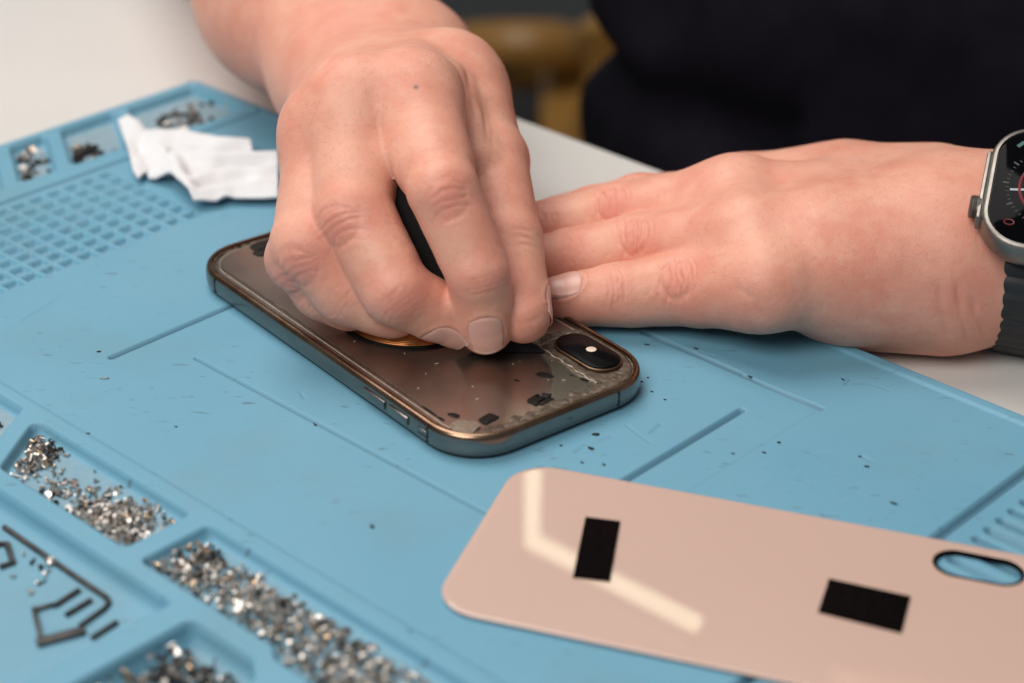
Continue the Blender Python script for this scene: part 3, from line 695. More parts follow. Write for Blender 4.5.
h1_palm=[(h1_index.J[0],wr+[12,0,2],12,15,(0,0,1),1.,1),(h1_mid.J[0],wr,12.5,16,(0,0,1),1.,9),(h1_ring.J[0],wr+[-10,0,-4],11,15,(0,0,1),1.,9),(h1_pinky.J[0],wr+[-14,-2,-10],9,13,(0,0,1),1.,9),
 (h1_index.J[0],h1_mid.J[0],10.5,10.5,(0,0,1),1.,6),(h1_mid.J[0],h1_ring.J[0],10.5,10,(0,0,1),1.,6),(h1_ring.J[0],h1_pinky.J[0],10,9,(0,0,1),1.,6),
 (h1_thumb.J[0],wr+[18,-2,-4],13,15,(0,0,1),1.,9),(h1_thumb.J[0],h1_index.J[0]*.5+wr*.5,11,11,(0,0,1),1.,9),
 (wr+[12,0,0],wr+[-14,0,-4],18,18,(0,0,1),1.,12),
 (wr,fa,28,39,(.1,-.3,1),.82,14),(fa,el,39,48,(.1,-.3,1),.9,14)]
H1=Hand([h1_index,h1_mid,h1_ring,h1_pinky,h1_thumb],h1_palm); H1.fk=1.1; H1.ca=.8
H1.webs=[(h1_index.J[0]*.5+h1_thumb.J[0]*.5,h1_thumb.J[1]*.65+h1_index.J[1]*.35+[0,6,0],11.5,7.5,3.),(W(450,72,58),W(474,112,52),12.5,9.5,7.),(W(377,108,63),W(388,158,55.5),9.,7.2,3.5),(W(450,306,23),W(455,318,19),5.,5.,1.2)]
H1.grooves=[]
# ---- person's left hand (right in the picture), palm down
h2_pinky=Finger(J((765,283,21),(680,288,13.5),(617,294,11),(564,299,9.5)),[13.,10.6,9.1,7.2],[(0,-.35,1),(-.1,-.35,1),(-.1,-.25,1)],nail=dict(dir=(-.1,-.35,1.),hl=5.6,hw=4.8,sh=-.6),kb=(.5,.2),pal=8)
h2_ring=Finger(J((750,240,26),(640,249,15.5),(575,260,10.5),(520,268,9.5)),[13.5,11.2,10.,8.6],[(0,-.2,1)]*3,nail=dict(dir=(0,-.2,1.)),kb=(.5,.2),pal=8)
h2_mid=Finger(J((735,202,27),(617,218,16),(550,231,11),(498,239,10)),[13.5,11.2,10.,8.8],[(0,-.1,1)]*3,nail=dict(dir=(0,-.1,1.)),kb=(.5,.2),pal=8)
h2_index=Finger(J((730,199,14),(640,204,13.),(594,213,10),(559,219,8.8)),[10.5,9.9,8.8,7.6],[(0,0,1)]*3,nail=dict(dir=(.1,-.1,1.),hl=5.,hw=5,sh=-.5),kb=(.3,.2),pal=8)
tb=W(880,215,12); h2_thumb=Finger([tb,W(815,205,8),W(765,202,7),W(735,203,7)],[13,10,8,7],[(0,0,1)]*3,pal=9)
w2=W(985,246,21); f2=np.array([232.,528.,26.]); e2=np.array([385.,512.,40.])
h2_palm=[(h2_index.J[0],w2+[-4,8,2],10.5,16.5,(0,0,1),1.,1),(h2_mid.J[0],w2+[-2,4,4],12.5,18,(0,0,1),1.,9),(h2_ring.J[0],w2+[-2,-3,2],12.5,18,(0,0,1),1.,9),(h2_pinky.J[0],w2+[-6,-10,-3],12.5,17,(0,0,1),1.,9),
 (h2_index.J[0],h2_mid.J[0],9.5,10.5,(0,0,1),1.,6),(h2_mid.J[0],h2_ring.J[0],11,11,(0,0,1),1.,6),(h2_ring.J[0],h2_pinky.J[0],11,10.5,(0,0,1),1.,6),
 (h2_thumb.J[0],w2+[-6,10,-4],14,16,(0,0,1),1.,9),(W(850,290,12),W(940,290,13),17,18,(0,0,1),1.,12),(W(850,200,22),W(930,205,22),16.5,18.5,(0,0,1),1.,12),(W(755,200,16),W(840,192,18),12.5,14.5,(0,0,1),1.,12),(W(830,250,24),W(930,250,24),17,20,(0,0,1),1.,12),
 (w2+[-8,0,0],w2+[25,-2,1],25.5,26,(0,-.2,1),.95,14),(w2+[25,-2,1],f2,26,33,(0,-.2,1),.95,14),(f2,e2,33,44,(0,-.2,1),.95,14)]
H2=Hand([h2_pinky,h2_ring,h2_mid,h2_index,h2_thumb],h2_palm); H2.fk=1.2; H2.ca=1.7
for A_,B_ in ((h2_pinky,h2_ring),(h2_ring,h2_mid),(h2_mid,h2_index)):
    H2.webs.append(((A_.J[0]+B_.J[0])/2+[0,0,.8],(A_.J[0]+B_.J[0])*.22+(A_.J[1]+B_.J[1])*.28+[0,0,.5],11.6,8.4,3.))
H2.grooves=[]
# nothing sinks into the mat, phone or table: the flesh flattens where it rests
def rest_floor(P,zf): return zf-P[:,2]
_h2f=H2.f
def h2f(P):
    d=_h2f(P); u_=(P[:,:2]-A0)@MV; zf=np.where(u_>1.,.05,TABZ+.05)
    fl=zf-P[:,2]; h=np.maximum(1.6-np.abs(d-fl),0)/1.6; return np.maximum(d,fl)+h*h*.4
H2.f=h2f
_h1f=H1.f
def h1f(P):
    d=_h1f(P); u_=(P[:,:2]-A0)@MV; onm=(u_>0)&(((P[:,:2]-A0)@MU)>0); zf=np.where(onm,.9,TABZ+.05); fl=zf-P[:,2]; return np.maximum(d,fl)
H1.f=h1f
def folds(hand,L):
    for pts,wd,amp in L:
        Q=[hit(hand.f,*p) for p in pts]
        for a,b in zip(Q[:-1],Q[1:]): hand.grooves.append((a,b,wd,amp))
folds(H2,[([(938,284),(942,310),(948,340)],1.1,.6),([(956,284),(961,312),(969,343)],1.0,.75),([(971,296),(977,318),(986,336)],1.0,.5),([(700,250),(752,244)],1.6,.35),([(712,212),(740,206)],1.6,.35),([(735,285),(757,300),(760,318)],1.2,.3)])
folds(H1,[([(464,62),(470,90),(478,125)],1.6,.6),([(476,78),(484,105),(487,140)],1.2,.5),([(487,100),(492,130),(490,165)],1.0,.35),([(468,112),(478,150),(486,190)],1.4,.5),([(515,228),(532,232)],.7,.35),([(517,236),(534,240)],.7,.4),([(519,244),(535,247)],.7,.3),
 ([(505,318),(522,324),(540,318)],.8,.3),([(372,84),(377,112)],2.2,.3)])
PS=thing('person','person in dark navy shirt, one hand pinching a black card, the other flat on mat','person',(200,840,-300))
PSI=Vector((-.2,-.84,.3))
def to_ps(o): o.location=PSI
parts=[]
def fullres():
    res=[]
    V,F,r,y,mo=build_hand(H1,(-165,470,-8),(45,905,105),2.0,2,mole=hit(H1.f,416,87)); res.append((V,F,r,y,mo)); print('h1',len(V),time.time()-T0_)
    V,F,r,y,mo=build_hand(H2,(-30,465,-8),(432,640,92),2.0,2); res.append((V,F,r,y,mo)); print('h2',len(V),time.time()-T0_)
    # torso, neck and upper arms under the shirt
    def torso(P):
        d=cone(P,(225,860,-380),(225,860,-60),135,140,(0,1,0),.7); d=smin(d,cone(P,(225,865,-60),(225,880,260),140,120,(0,1,0),.7),60)
        d=smin(d,cone(P,(120,885,290),(330,885,290),52,52),50); d=smin(d,cone(P,(225,880,330),(225,862,430),50,48),30)
        d=smin(d,cone(P,(95,885,285),(-118,860,60),48,36),20); d=smin(d,cone(P,(360,875,285),(388,520,48),48,38),20); return d
    V,F=surface_nets(torso,(-180,440,-520),(460,1010,490),11.); V=project(torso,V,2,6); V,F=subdiv(V,F); V=project(torso,V,2,4); z=np.zeros(len(V)); res.append((V,F,z,z,z))
    return res
res=fullres()
off=0;Vs=[];Fs=[];R_=[];Y_=[];Mo=[]
for V,F,r,y,mo in res: Vs.append(V);Fs.append(F+off);off+=len(V);R_.append(r);Y_.append(y);Mo.append(mo)
me=mesh_np(np.concatenate(Vs),np.concatenate(Fs))
for nm,a in (('red',R_),('yel',Y_),('mole',Mo)):
    at=me.attributes.new(nm,'FLOAT','POINT'); at.data.foreach_set('value',np.concatenate(a).astype(np.float32))
body=link('body',me,M['skin'],PS); to_ps(body)
for F_,h_ in ((h1_index,H1),(h1_mid,H1),(h1_thumb,H1),(h2_pinky,H2),(h2_ring,H2),(h2_mid,H2),(h2_index,H2)):
    o=build_nail(F_,h_,body)
print('body',time.time()-T0_)
# shirt
def shirtf(P):
    n=(vnoise(P,.012)-.5)*26+(vnoise(P+31,.03)-.5)*12
    fold=6*np.sin((P[:,2]*.045+P[:,0]*.03+vnoise(P+9,.01)*9))*np.exp(-((P[:,2]-0)/160.)**2)
    d=cone(P,(225,855,-380),(225,855,-60),168,180,(0,1,0),.7); d=smin(d,cone(P,(225,860,-60),(225,880,260),180,140,(0,1,0),.7),70)
    d=smin(d,cone(P,(125,885,290),(325,885,290),64,64),50); d=smin(d,cone(P,(95,885,290),(10,872,190),68,62),20); d=smin(d,cone(P,(360,875,290),(374,730,180),68,62),25)
    d=d+(n+fold)*.55+13*np.exp(-((P[:,2]+38)/17.)**2)*(P[:,0]<110)
    top=P[:,2]-352+.0*P[:,0]; return np.maximum(d,top)
V,F=surface_nets(shirtf,(-120,560,-520),(480,1080,400),9.); V=project(shirtf,V,2,5); V,F=subdiv(V,F); V=project(shirtf,V,2,4)
V[:,0]+=6
sh=link('shirt',mesh_np(V,F),M['shirt'],PS); to_ps(sh)
print('shirt',time.time()-T0_)
# ================================================================== BLACK CARD in the fingers
def card():
    # upright thin card, its lower edge standing on the phone
    p0=W(547,352,6.62); p1=W(474,352,6.62); nn=unit(np.cross([0,0,1],p0-p1)); 
    def onplane(px,py):
        d=FW+RT*(px-512)/FOC-UP*(py-341.5)/FOC; o=np.array([0,0,CH]); n=PN; return o+d*(((p0-o)@n)/(d@n))
    d0=unit(p0-p1); tilt=unit(np.array([0,.42,.91])); PN_=unit(np.cross(d0,tilt)); global PN; PN=PN_
    pts=[p0,onplane(520,335),onplane(470,262),onplane(425,185),onplane(396,142),onplane(374,150),onplane(366,205),onplane(392,262),onplane(432,315),p1]
    P=np.array(pts); return MB().loft([P-PN*.0+k*PN*1. for k in (-.4,.4)]).build('plastic_card',M['card'])
cd=card(); tag(cd,'thin black plastic card pinched between index finger and thumb, its tip on the phone','plastic card')
# ================================================================== WATCH
WT=thing('wristwatch','titanium smart watch with black ribbed band on the wrist at the right edge','watch',(0,0,0))
ax=unit([.955,-.27,-.03]); n0=np.array([-.02,-.46,.88]); wn=unit(n0-ax*(ax@n0)); ws=np.cross(wn,ax)   # ws: along the band, away from viewer
wc=W(1058,197,49.)
def WP(x,y,z): return wc+(ax*x+ws*y+wn*z)*.92
def wring(hx,hy,r,z,n=10): return [WP(x,y,z) for x,y in rrect(hx,hy,r,n)]
MB().loft([wring(17,19,11,-9.5),wring(20.5,23,12.5,-7.),wring(21.8,24.3,13.5,-4.5),wring(22.,24.5,13.6,-2),wring(22.,24.5,13.6,1.5),wring(21.7,24.2,13.4,2.6),wring(21.,23.5,12.8,3.2),wring(20.2,22.7,12.,3.35),wring(19.9,22.4,11.8,2.9)]).build('case',M['titanium'],WT)
scn=MB().loft([wring(19.85,22.35,11.7,2.2),wring(19.85,22.35,11.7,3.05),wring(19.5,22.,11.4,3.2)]).build('screen',M['watchface'],WT)
# crown guard and crown on the side nearest the hand
g=MB().box(WP(-22.3,-1.,-.8),(1.9,25,6.2),np.array([ax,ws,wn]).T,bev=1.0); g.build('crown_guard',M['titanium'],WT)
cr=MB(); cc=[]
for i,(x,r) in enumerate(((-21.8,3.2),(-23.4,3.3),(-23.7,3.05),(-24.0,3.35),(-24.3,3.05),(-24.6,3.35),(-24.9,3.05),(-25.3,3.2),(-25.8,2.7))):
    cc.append([WP(x,-8.5+r*math.cos(t)*1.25,-.6+r*math.sin(t)) for t in np.linspace(0,2*math.pi,28,endpoint=False)])
cr.loft(cc).build('crown',M['titanium'],WT)
WH=emit_mat('dial_white',(.8,.85,.9),.55); RD=emit_mat('dial_red',(.75,.03,.06),.2); TE=emit_mat('dial_teal',(.1,.35,.33),.35); GR=emit_mat('dial_grey',(.25,.28,.3),.16)
def flat_bar(p,q,wd,z,mat,name):
    p=np.array(p,float);q=np.array(q,float);d=unit(q-p);m_=np.array([-d[1],d[0]])*wd/2
    MB().loft([[WP(*(p-m_),zz),WP(*(q-m_),zz),WP(*(q+m_),zz),WP(*(p+m_),zz)] for zz in (z,z+.06)]).build(name,mat,scn,smooth=False)
tk=MB()
for i in range(60):
    t=2*math.pi*i/60; L=1.9 if i%5==0 else 1.; w_=.3 if i%5==0 else .12; c_=np.array([math.cos(t),math.sin(t)]); p=c_*(15.2);q=c_*(15.2+L); m_=np.array([-c_[1],c_[0]])*w_
    tk.loft([[WP(*(p-m_),z),WP(*(q-m_),z),WP(*(q+m_),z),WP(*(p+m_),z)] for z in (3.21,3.25)])
tk.build('minute_marks',GR,scn,smooth=False)
MB().tube([WP(12.*math.cos(t),12.*math.sin(t),3.22) for t in np.linspace(0,2*math.pi,48,endpoint=False)],.45,6,closed=True).build('red_ring',RD,scn)
MB().tube([WP(-13.2+1.5*math.cos(t),-15.2+1.0*math.sin(t),3.22) for t in np.linspace(0,2*math.pi,20,endpoint=False)],.18,5,closed=True).build('corner_mark',RD,scn)
flat_bar((0,0),(-14.6,-2.6),.75,3.3,WH,'hour_hand'); flat_bar((0,0),(5,9),.75,3.3,WH,'minute_hand')
flat_bar((-14.5,15),(-12.8,17.2),1.2,3.22,TE,'corner_mark')
for k_ in (0,1,2): flat_bar((-10.5+k_*1.6,11.2+.8*k_),(-9.8+k_*1.6,12.+.8*k_),.5,3.22,GR,'dial_mark')
# band follows the wrist
def band():
    nth=220; nx=13; ctr=w2+[20,-2,0]; ctr=ctr+ax*(((wc-ctr)@ax)); V=[]
    th=np.linspace(0,2*math.pi,nth,endpoint=False)
    base=[];D=[]
    for x in np.linspace(-12,12,nx):
        for t in th: base.append(ctr+ax*x); D.append(wn*math.cos(t)-ws*math.sin(t))
    base=np.array(base);D=np.array(D); rr=np.full(len(base),10.)
    for _ in range(50):
        d=_h2f(base+D*rr[:,None]); rr=np.where(d<0,rr-d*.8+.02,rr)
    rr=rr.reshape(nx,nth); rr=rr.mean(0)[None].repeat(nx,0)
    # smooth, and keep above the case underside
    for _ in range(6): rr=(rr+np.roll(rr,1,1)+np.roll(rr,-1,1))/3
    arc=np.cumsum(rr[0]*2*math.pi/nth); rib=(np.abs(np.sin(arc*math.pi/4.2)))**.5
    rings=[]
    for x,o_ in [(-12,.4),(-12,1.6),(-11.2,2.6),(-9.5,3.1),(-3,3.2),(3,3.2),(9.5,3.1),(11.2,2.6),(12,1.6),(12,.4)]:
        rd=rr[0]+o_+.75*rib*(o_>1.7); rings.append(ctr+ax*x+ (wn[None]*np.cos(th)[:,None]-ws[None]*np.sin(th)[:,None])*rd[:,None])
    m=MB().loft([r for r in rings]+[rings[0]],False,False); return m.build('band',M['rubber'],WT)
band()
print('watch',time.time()-T0_)
# ================================================================== WIPE
def wipe():
    """two thin overlapping folded layers of one cloth"""
    cr=lambda x,y:W(100+x/4.27,60+y/4.27,3.)[:2]
    VV=[];FF=[]
    def sheet(poly,ridges,base,edge,seed):
        P0=np.array([cr(*p) for p in poly]); lo=P0.min(0)-2;hi=P0.max(0)+2; h=.7
        xs=np.arange(lo[0],hi[0],h);ys=np.arange(lo[1],hi[1],h);X,Y=np.meshgrid(xs,ys,indexing='ij');P=np.stack([X.ravel(),Y.ravel()],1)
        Pn=P+np.stack([(vnoise(np.column_stack([P,np.full(len(P),k+seed)]),.25)-.5)*1.6 for k in (1,9)],1)
        sd=sdpoly(P,P0); e=.2
        gx=(sdpoly(P+[e,0],P0)-sdpoly(P-[e,0],P0))/(2*e); gy=(sdpoly(P+[0,e],P0)-sdpoly(P-[0,e],P0))/(2*e)
        z=np.full(len(P),base)+ (1-np.exp(np.minimum(sd,0)/3.))*edge
        for (pts,w1,hh) in ridges:
            Q=[cr(*p) for p in pts]; best=np.full(len(P),1e9)
            for a_,b_ in zip(Q[:-1],Q[1:]): best=np.minimum(best,seg(Pn,a_,b_,0)/1.35)
            k=np.clip(1-best/w1,0,1); z=np.maximum(z,base+hh*.72*(k**.9)) if hh>0 else z+hh*k**1.3
        n3=np.column_stack([P,np.full(len(P),seed)]); z=z+1.2*(vnoise(n3*[1,1,1],.12)-.5)
        z=np.maximum(z,.9)
        out=sd>0; P=P.copy(); m=out&(sd<1.2); P[m]-=np.stack([gx,gy],1)[m]*sd[m][:,None]
        n1,n2=len(xs),len(ys); I=np.arange(n1*n2).reshape(n1,n2); F=np.stack([I[:-1,:-1],I[1:,:-1],I[1:,1:],I[:-1,1:]],-1).reshape(-1,4)
        F=F[(sd[F].max(1)<1.2)&(sd[F].min(1)<0)]; used=np.unique(F); mp=-np.ones(n1*n2,int); mp[used]=np.arange(len(used)); V=np.column_stack([P,z])[used]; F=mp[F]
        for _ in range(7):
            s_=np.zeros(len(V));c=np.zeros(len(V))
            for k in range(4): np.add.at(s_,F[:,k],V[F[:,(k+1)%4],2]+V[F[:,(k-1)%4],2]); np.add.at(c,F[:,k],2)
            V[:,2]=.6*V[:,2]+.4*s_/c
        n=len(V); B=V.copy(); B[:,2]-=.75
        E={}
        for f in F:
            for k in range(4):
                a_,b_=int(f[k]),int(f[(k+1)%4]); E[(a_,b_)]=1
        side=[(b_,a_,a_+n,b_+n) for (a_,b_) in E if (b_,a_) not in E]
        off=len(VV); VV.extend(np.concatenate([V,B]).tolist()); FF.extend([tuple(int(i)+off for i in f) for f in F]); FF.extend([tuple(int(i)+n+off for i in f[::-1]) for f in F]); FF.extend([tuple(i+off for i in f) for f in side])
    sheet([(78,285),(122,276),(200,312),(345,300),(378,304),(396,350),(640,364),(652,412),(600,436),(380,445),(300,470),(210,470),(162,502),(140,478),(122,385)],
        [([(100,290),(150,400),(160,480)],5,5.),([(122,282),(230,350),(330,345),(640,385)],9,8.5),([(360,305),(350,360)],4,6.),([(230,360),(300,430)],5,6.5),([(200,312),(160,400)],4,-2.5),([(330,400),(600,410)],3,-3.)],1.2,2.5,3)
    sheet([(200,462),(300,440),(330,422),(430,444),(600,425),(700,428),(760,440),(760,590),(540,586),(500,600),(400,612),(368,582),(300,510),(205,490)],
        [([(312,440),(345,520),(385,590)],6,8.),([(330,432),(500,450),(760,446)],6,8.5),([(385,560),(480,500),(760,500)],7,7.),([(420,590),(560,545),(760,560)],6,6.),([(400,500),(560,475),(700,470)],3,-3.5),([(440,560),(620,520)],3,-3.)],2.2,3.,21)
    o=link('cleaning_wipe',mesh_py(VV,FF),M['wipe']); sharp(o.data,60); tag(o,'crumpled white cleaning wipe on the mat beside the hand','wipe')
wipe()
# ================================================================== SCREWS AND SMALL PARTS
def screw_mesh(kind):
    m=MB(); n=8
    def cyl(r0,r1,z0,z1): m.loft([[(r*math.cos(2*math.pi*k/n),r*math.sin(2*math.pi*k/n),z) for k in range(n)] for r,z in ((r0,z0),(r1,z1))])
    if kind==0: cyl(.42,.42,-1.,.5); cyl(.95,.85,.5,1.0)
    elif kind==1: cyl(.5,.5,-.5,.3); cyl(1.15,1.0,.3,.8)
    elif kind==2: cyl(.8,.8,-.8,.8)
    elif kind==3: m.box((0,0,0),(2.6,1.5,.25)); m.box((1.2,0,.4),(.25,1.5,.9))
    elif kind==4: cyl(.35,.35,-1.9,1.2); cyl(.8,.6,1.2,1.8)
    me=mesh_py(m.V,m.F); return me
def height_at(u,w): return float(mat_height(np.array([[u,w]],float))[0][0])
items=[] # (u,w,z,kind,mat,size)
rs=random.Random(11)
def pile(n,poly,dens,zmax,dark=.15,size=.78,base=.4):
    v=np.array(poly); lo=v.min(0);hi=v.max(0); c=0; t=0
    while c<n and t<n*60:
        t+=1; u=rs.uniform(lo[0],hi[0]); w=rs.uniform(lo[1],hi[1])
        if sdpoly(np.array([[u,w]]),poly)[0]>-.8: continue
        dn=dens(u,w)
        if rs.random()>dn: continue
        z=height_at(u,w)+base+rs.random()**2*zmax*dn; dk=dark(u,w) if callable(dark) else dark
        x=rs.random(); mt='darksteel' if x<dk else ('brass' if x<dk+.10 else 'steel')
        items.append((u,w,z,rs.choice((0,0,1,1,2,3,4)),mt,size*rs.choice((.55,.7,.8,.9,1.,1.3)))); c+=1
g_=lambda x,y,s:math.exp(-(x*x+y*y)/(s*s))
T1p=[(167.5,192.8),(232.6,192.8),(232.6,211.6),(181.5,211.6)]
pile(760,T1p,lambda u,w:min(1,.9*g_(u-177,w-198,5.5)+1.2*g_((u-219)*.7,w-206,7.5)+.35*g_(u-196,w-208,5)+.4*g_(u-184,w-205,5)+.15*g_(u-203,w-203,5)),1.8,lambda u,w:.12+.6*g_(u-180,w-195.5,4)+.4*g_(u-197,w-208,3),size=.68)
T2p=[(242,193),(418,193),(418,236),(314.5,236),(307,214.8),(295,214.8),(290,212.4),(242,212.4)]
pile(3300,T2p,lambda u,w:min(1,.95*min(1,max(0,(w-194.5)/5))*(1 if u<262 or u>268 or w<205 else .6)),3.,lambda u,w:.12+.5*g_(u-250,w-200,6))
T3p=[(270,221),(288.5,221),(295,226),(298,284),(270,284)]
pile(520,T3p,lambda u,w:min(1,max(0,(w-223)/6)),3.4,.6,.95,1.6)
pile(34,[(5.5,73.8),(31,88.3),(31,102),(5.5,86.5)],lambda u,w:1,.6,.4,1.3)
pile(24,[(20,50),(32,58),(32,80),(12,70)],lambda u,w:g_(u-26,w-70,9),.8,.75,1.2)
pile(24,[(6,6),(34,6),(34,50),(6,34)],lambda u,w:g_(u-24,w-22,12),.5,.4,1.3)
pile(7,[(100,192),(158,192),(162,200),(100,200)],lambda u,w:1 if u>135 else .3,.5,.2)
pile(10,[(185,226),(232,224),(250,240),(190,250)],lambda u,w:g_(u-219,w-231,7),.5,.2)
campos=np.array([0,0,CH])
items.sort(key=lambda t:np.linalg.norm(uw(t[0],t[1],t[2])-campos)/t[5])
meshes={}
def smesh(k,mt):
    if (k,mt) not in meshes:
        me=screw_mesh(k); me.materials.append(M[mt]); meshes[(k,mt)]=me
    return meshes[(k,mt)]
MNAME={'steel':'silver','brass':'bronze','darksteel':'black'}
KN={0:'screw',1:'screw',4:'screw',2:'metal_stud',3:'metal_bracket'}
def where(u,w):
    if w>217 and u>262: return 'heap in the deep tray at the bottom edge'
    if w>217: return 'scatter beside the bent metal keys'
    if u>238 and w>188: return 'heap in the long tray along the bottom edge'
    if u>163 and w>188: return 'heap in the slanted tray at lower left'
    if w>188: return 'scatter in the cut-off tray at the left edge'
    if w<54 and u<36 and w<50: return 'scatter in the far corner tray above the wipe'
    if w<84: return 'scatter in the far tray left of the wipe'
    return 'scatter in the small tray at the far left edge'
for (u,w,z,k,mt,sz) in items[:300]:
    o=bpy.data.objects.new(KN[k],smesh(k,mt)); COL.objects.link(o); o.location=Vector(uw(u,w,z)*MM); o.rotation_euler=(rs.uniform(0,6.3),rs.uniform(0,6.3),rs.uniform(0,6.3)) if rs.random()<.75 else (rs.gauss(0,.25)+ (math.pi if rs.random()<.3 else 0),rs.gauss(0,.25),rs.uniform(0,6)); o.scale=(sz,)*3
    nm={'screw':'tiny %s screw','metal_stud':'tiny %s cylindrical stud','metal_bracket':'tiny %s folded bracket'}[KN[k]]%MNAME[mt]
    tag(o,nm+', one of the '+where(u,w),KN[k].replace('_',' '),nm+' in the '+where(u,w))
from mathutils import Euler
rest={'steel':MB(),'brass':MB(),'darksteel':MB()}
RV=[];RF=[];RM=[]
for (u,w,z,k,mt,sz) in items[300:]:
    me_=smesh(k,mt); R=np.array(Euler((rs.uniform(0,6.3),rs.uniform(0,6.3),rs.uniform(0,6.3))).to_matrix()); p=uw(u,w,z)
    V=np.array([v.co[:] for v in me_.vertices])/MM*sz@R.T+p; n=len(RV); RV+=list(V); 
    for pl_ in me_.polygons: RF.append(tuple(i+n for i in pl_.vertices)); RM.append(('steel','brass','darksteel').index(mt))
o=link('loose_screws',mesh_py(RV,RF),[M['steel'],M['brass'],M['darksteel']],smooth=False); o.data.polygons.foreach_set('material_index',RM)
tag(o,'dense mass of tiny screws and metal bits filling the trays of the mat','screws',kind='stuff')
# bent keys in the big tray
def fl(px,py,z=-4.3): return W(px,py,z)
def key(pts,r,label,name='hex_key'):
    o=MB().tube(pts,r,8).build(name,M['hexkey']); tag(o,label,'key' if name=='hex_key' else 'pin'); return o
L_=[fl(4,527),fl(40,552),fl(76,577),fl(100,593),fl(107,598),fl(109,603),fl(104,609),fl(80,626)]
key(L_,.7,'long dark L-shaped metal key lying in the big lower left tray')
key([fl(79,590),fl(54,606)],.7,'short dark metal pin, uppermost of the three beside the L-shaped key','metal_pin')
key([fl(91,600),fl(66,615)],.7,'short dark metal pin in the middle of the three beside the L-shaped key','metal_pin')
key([fl(117,622),fl(92,638)],.7,'short dark metal pin nearest the bottom of the big lower left tray','metal_pin')
def bracket():
    m=MB()
    def bar(a,b,w_,h_):
        d=unit(b-a); m.box((a+b)/2,(np.linalg.norm(b-a)+w_,w_,h_),np.array([d,np.cross([0,0,1],d),[0,0,1]]).T,bev=.2)
    bar(fl(34,610),fl(42,644),1.1,1.4); bar(fl(42,642),fl(80,632),2.4,1.6); bar(fl(34,610),fl(52,605),.9,1.1)
    o=m.build('metal_clip',M['hexkey']); tag(o,'dark bent metal clip lying beside the three pins in the lower left tray','clip')
bracket()
o=MB().tube([fl(-6,545),fl(7,544),fl(13,563),fl(0,567)],.85,6).build('metal_bracket',M['hexkey']); tag(o,'dark square metal bracket cut off by the left edge of the photo','bracket')
o=MB().loft([[tuple(fl(51,562)+np.array([r*math.cos(t),r*math.sin(t),z-.3])) for t in np.linspace(0,2*math.pi,10,endpoint=False)] for r,z in ((1.3,0),(1.5,.8),(.8,1.5))]).build('metal_nut',M['steel']); tag(o,'small pale nut lying beside the long L-shaped key','nut')
# bigger loose bits in the far corner tray
def bit(u,w,u2,w2,r,mat,label,name='metal_rod'):
    z=height_at((u+u2)/2,(w+w2)/2)+r; o=MB().tube([uw(u,w,z),uw((u+u2)/2,(w+w2)/2,z+.2),uw(u2,w2,z)],[r,r*1.1,r*.8],8).build(name,M[mat]); tag(o,label,'small part')
q=lambda px,py:tuple(float(x) for x in ((W(px,py,-3)[:2]-A0)@MU,(W(px,py,-3)[:2]-A0)@MV))
bit(*q(161,118),*q(200,115),.7,'hexkey','thin dark bronze rod lying in the far corner tray above the wipe')
bit(*q(190,108),*q(193,120),1.1,'steel','short silver part crossing the bronze rod in the far corner tray')
p_=q(228,107); o=MB().loft([[tuple(uw(p_[0]+r*math.cos(t),p_[1]+r*math.sin(t),-2.9+z)) for t in np.linspace(0,2*math.pi,16,endpoint=False)] for r,z in ((1.6,0),(1.6,.8),(1.1,1.2))]).build('metal_washer',M['glueline']); tag(o,'pale round disc alone in the corner of the far tray','washer')
bit(*q(75,160),*q(97,150),1.3,'darksteel','dark metal sliver in the tray left of the wipe')
# crumbs scattered over the mat
crumbs=[(105,379,1.5,.6,'steel'),(99,352,.7,.5,'darksteel'),(315,425,.9,.5,'darksteel'),(372,527,.9,.9,'darksteel'),(596,435,1.2,.9,'darksteel'),(591,449,1.1,.8,'darksteel'),(561,446,.5,.4,'darksteel'),(582,463,.6,.4,'darksteel'),(604,465,.7,.4,'darksteel'),
 (647,345,.9,.4,'darksteel'),(696,349,1.0,.4,'darksteel'),(750,377,.9,.4,'brass'),(779,443,.6,.5,'darksteel'),(764,453,.7,.4,'darksteel'),(860,457,.5,.4,'darksteel'),(867,467,.8,.5,'darksteel'),(894,504,1.2,.5,'darksteel'),(648,378,.4,.3,'darksteel'),(642,382,.4,.4,'darksteel'),
 (843,380,.8,.3,'darksteel'),(733,454,.6,.3,'darksteel'),(88,434,.7,.4,'darksteel'),(410,632,1.,.5,'darksteel'),(176,427,.5,.3,'darksteel'),(230,520,.5,.3,'darksteel'),(652,392,.6,.25,'darksteel'),(665,400,.5,.3,'darksteel')]
for i,(px,py,a,b_,mt) in enumerate(crumbs):
    p=W(px,py,0); m=MB(); ro=rs.uniform(-.9,.3); sl=ell(0,0,a*.8,b_*.55,0.02,.2+.3*b_,ro,n=9,wob=.22); m.loft(sl); o=m.build('crumb',M[mt],smooth=False); o.location=Vector(p*MM)
    big='large ' if a>1.1 else ''
    tag(o,'tiny dark crumb lying loose on the smooth blue part of the mat' if i not in (0,) else 'tiny silver sliver lying on the mat left of the phone','crumb','dark crumbs scattered over the mat' if i else None)
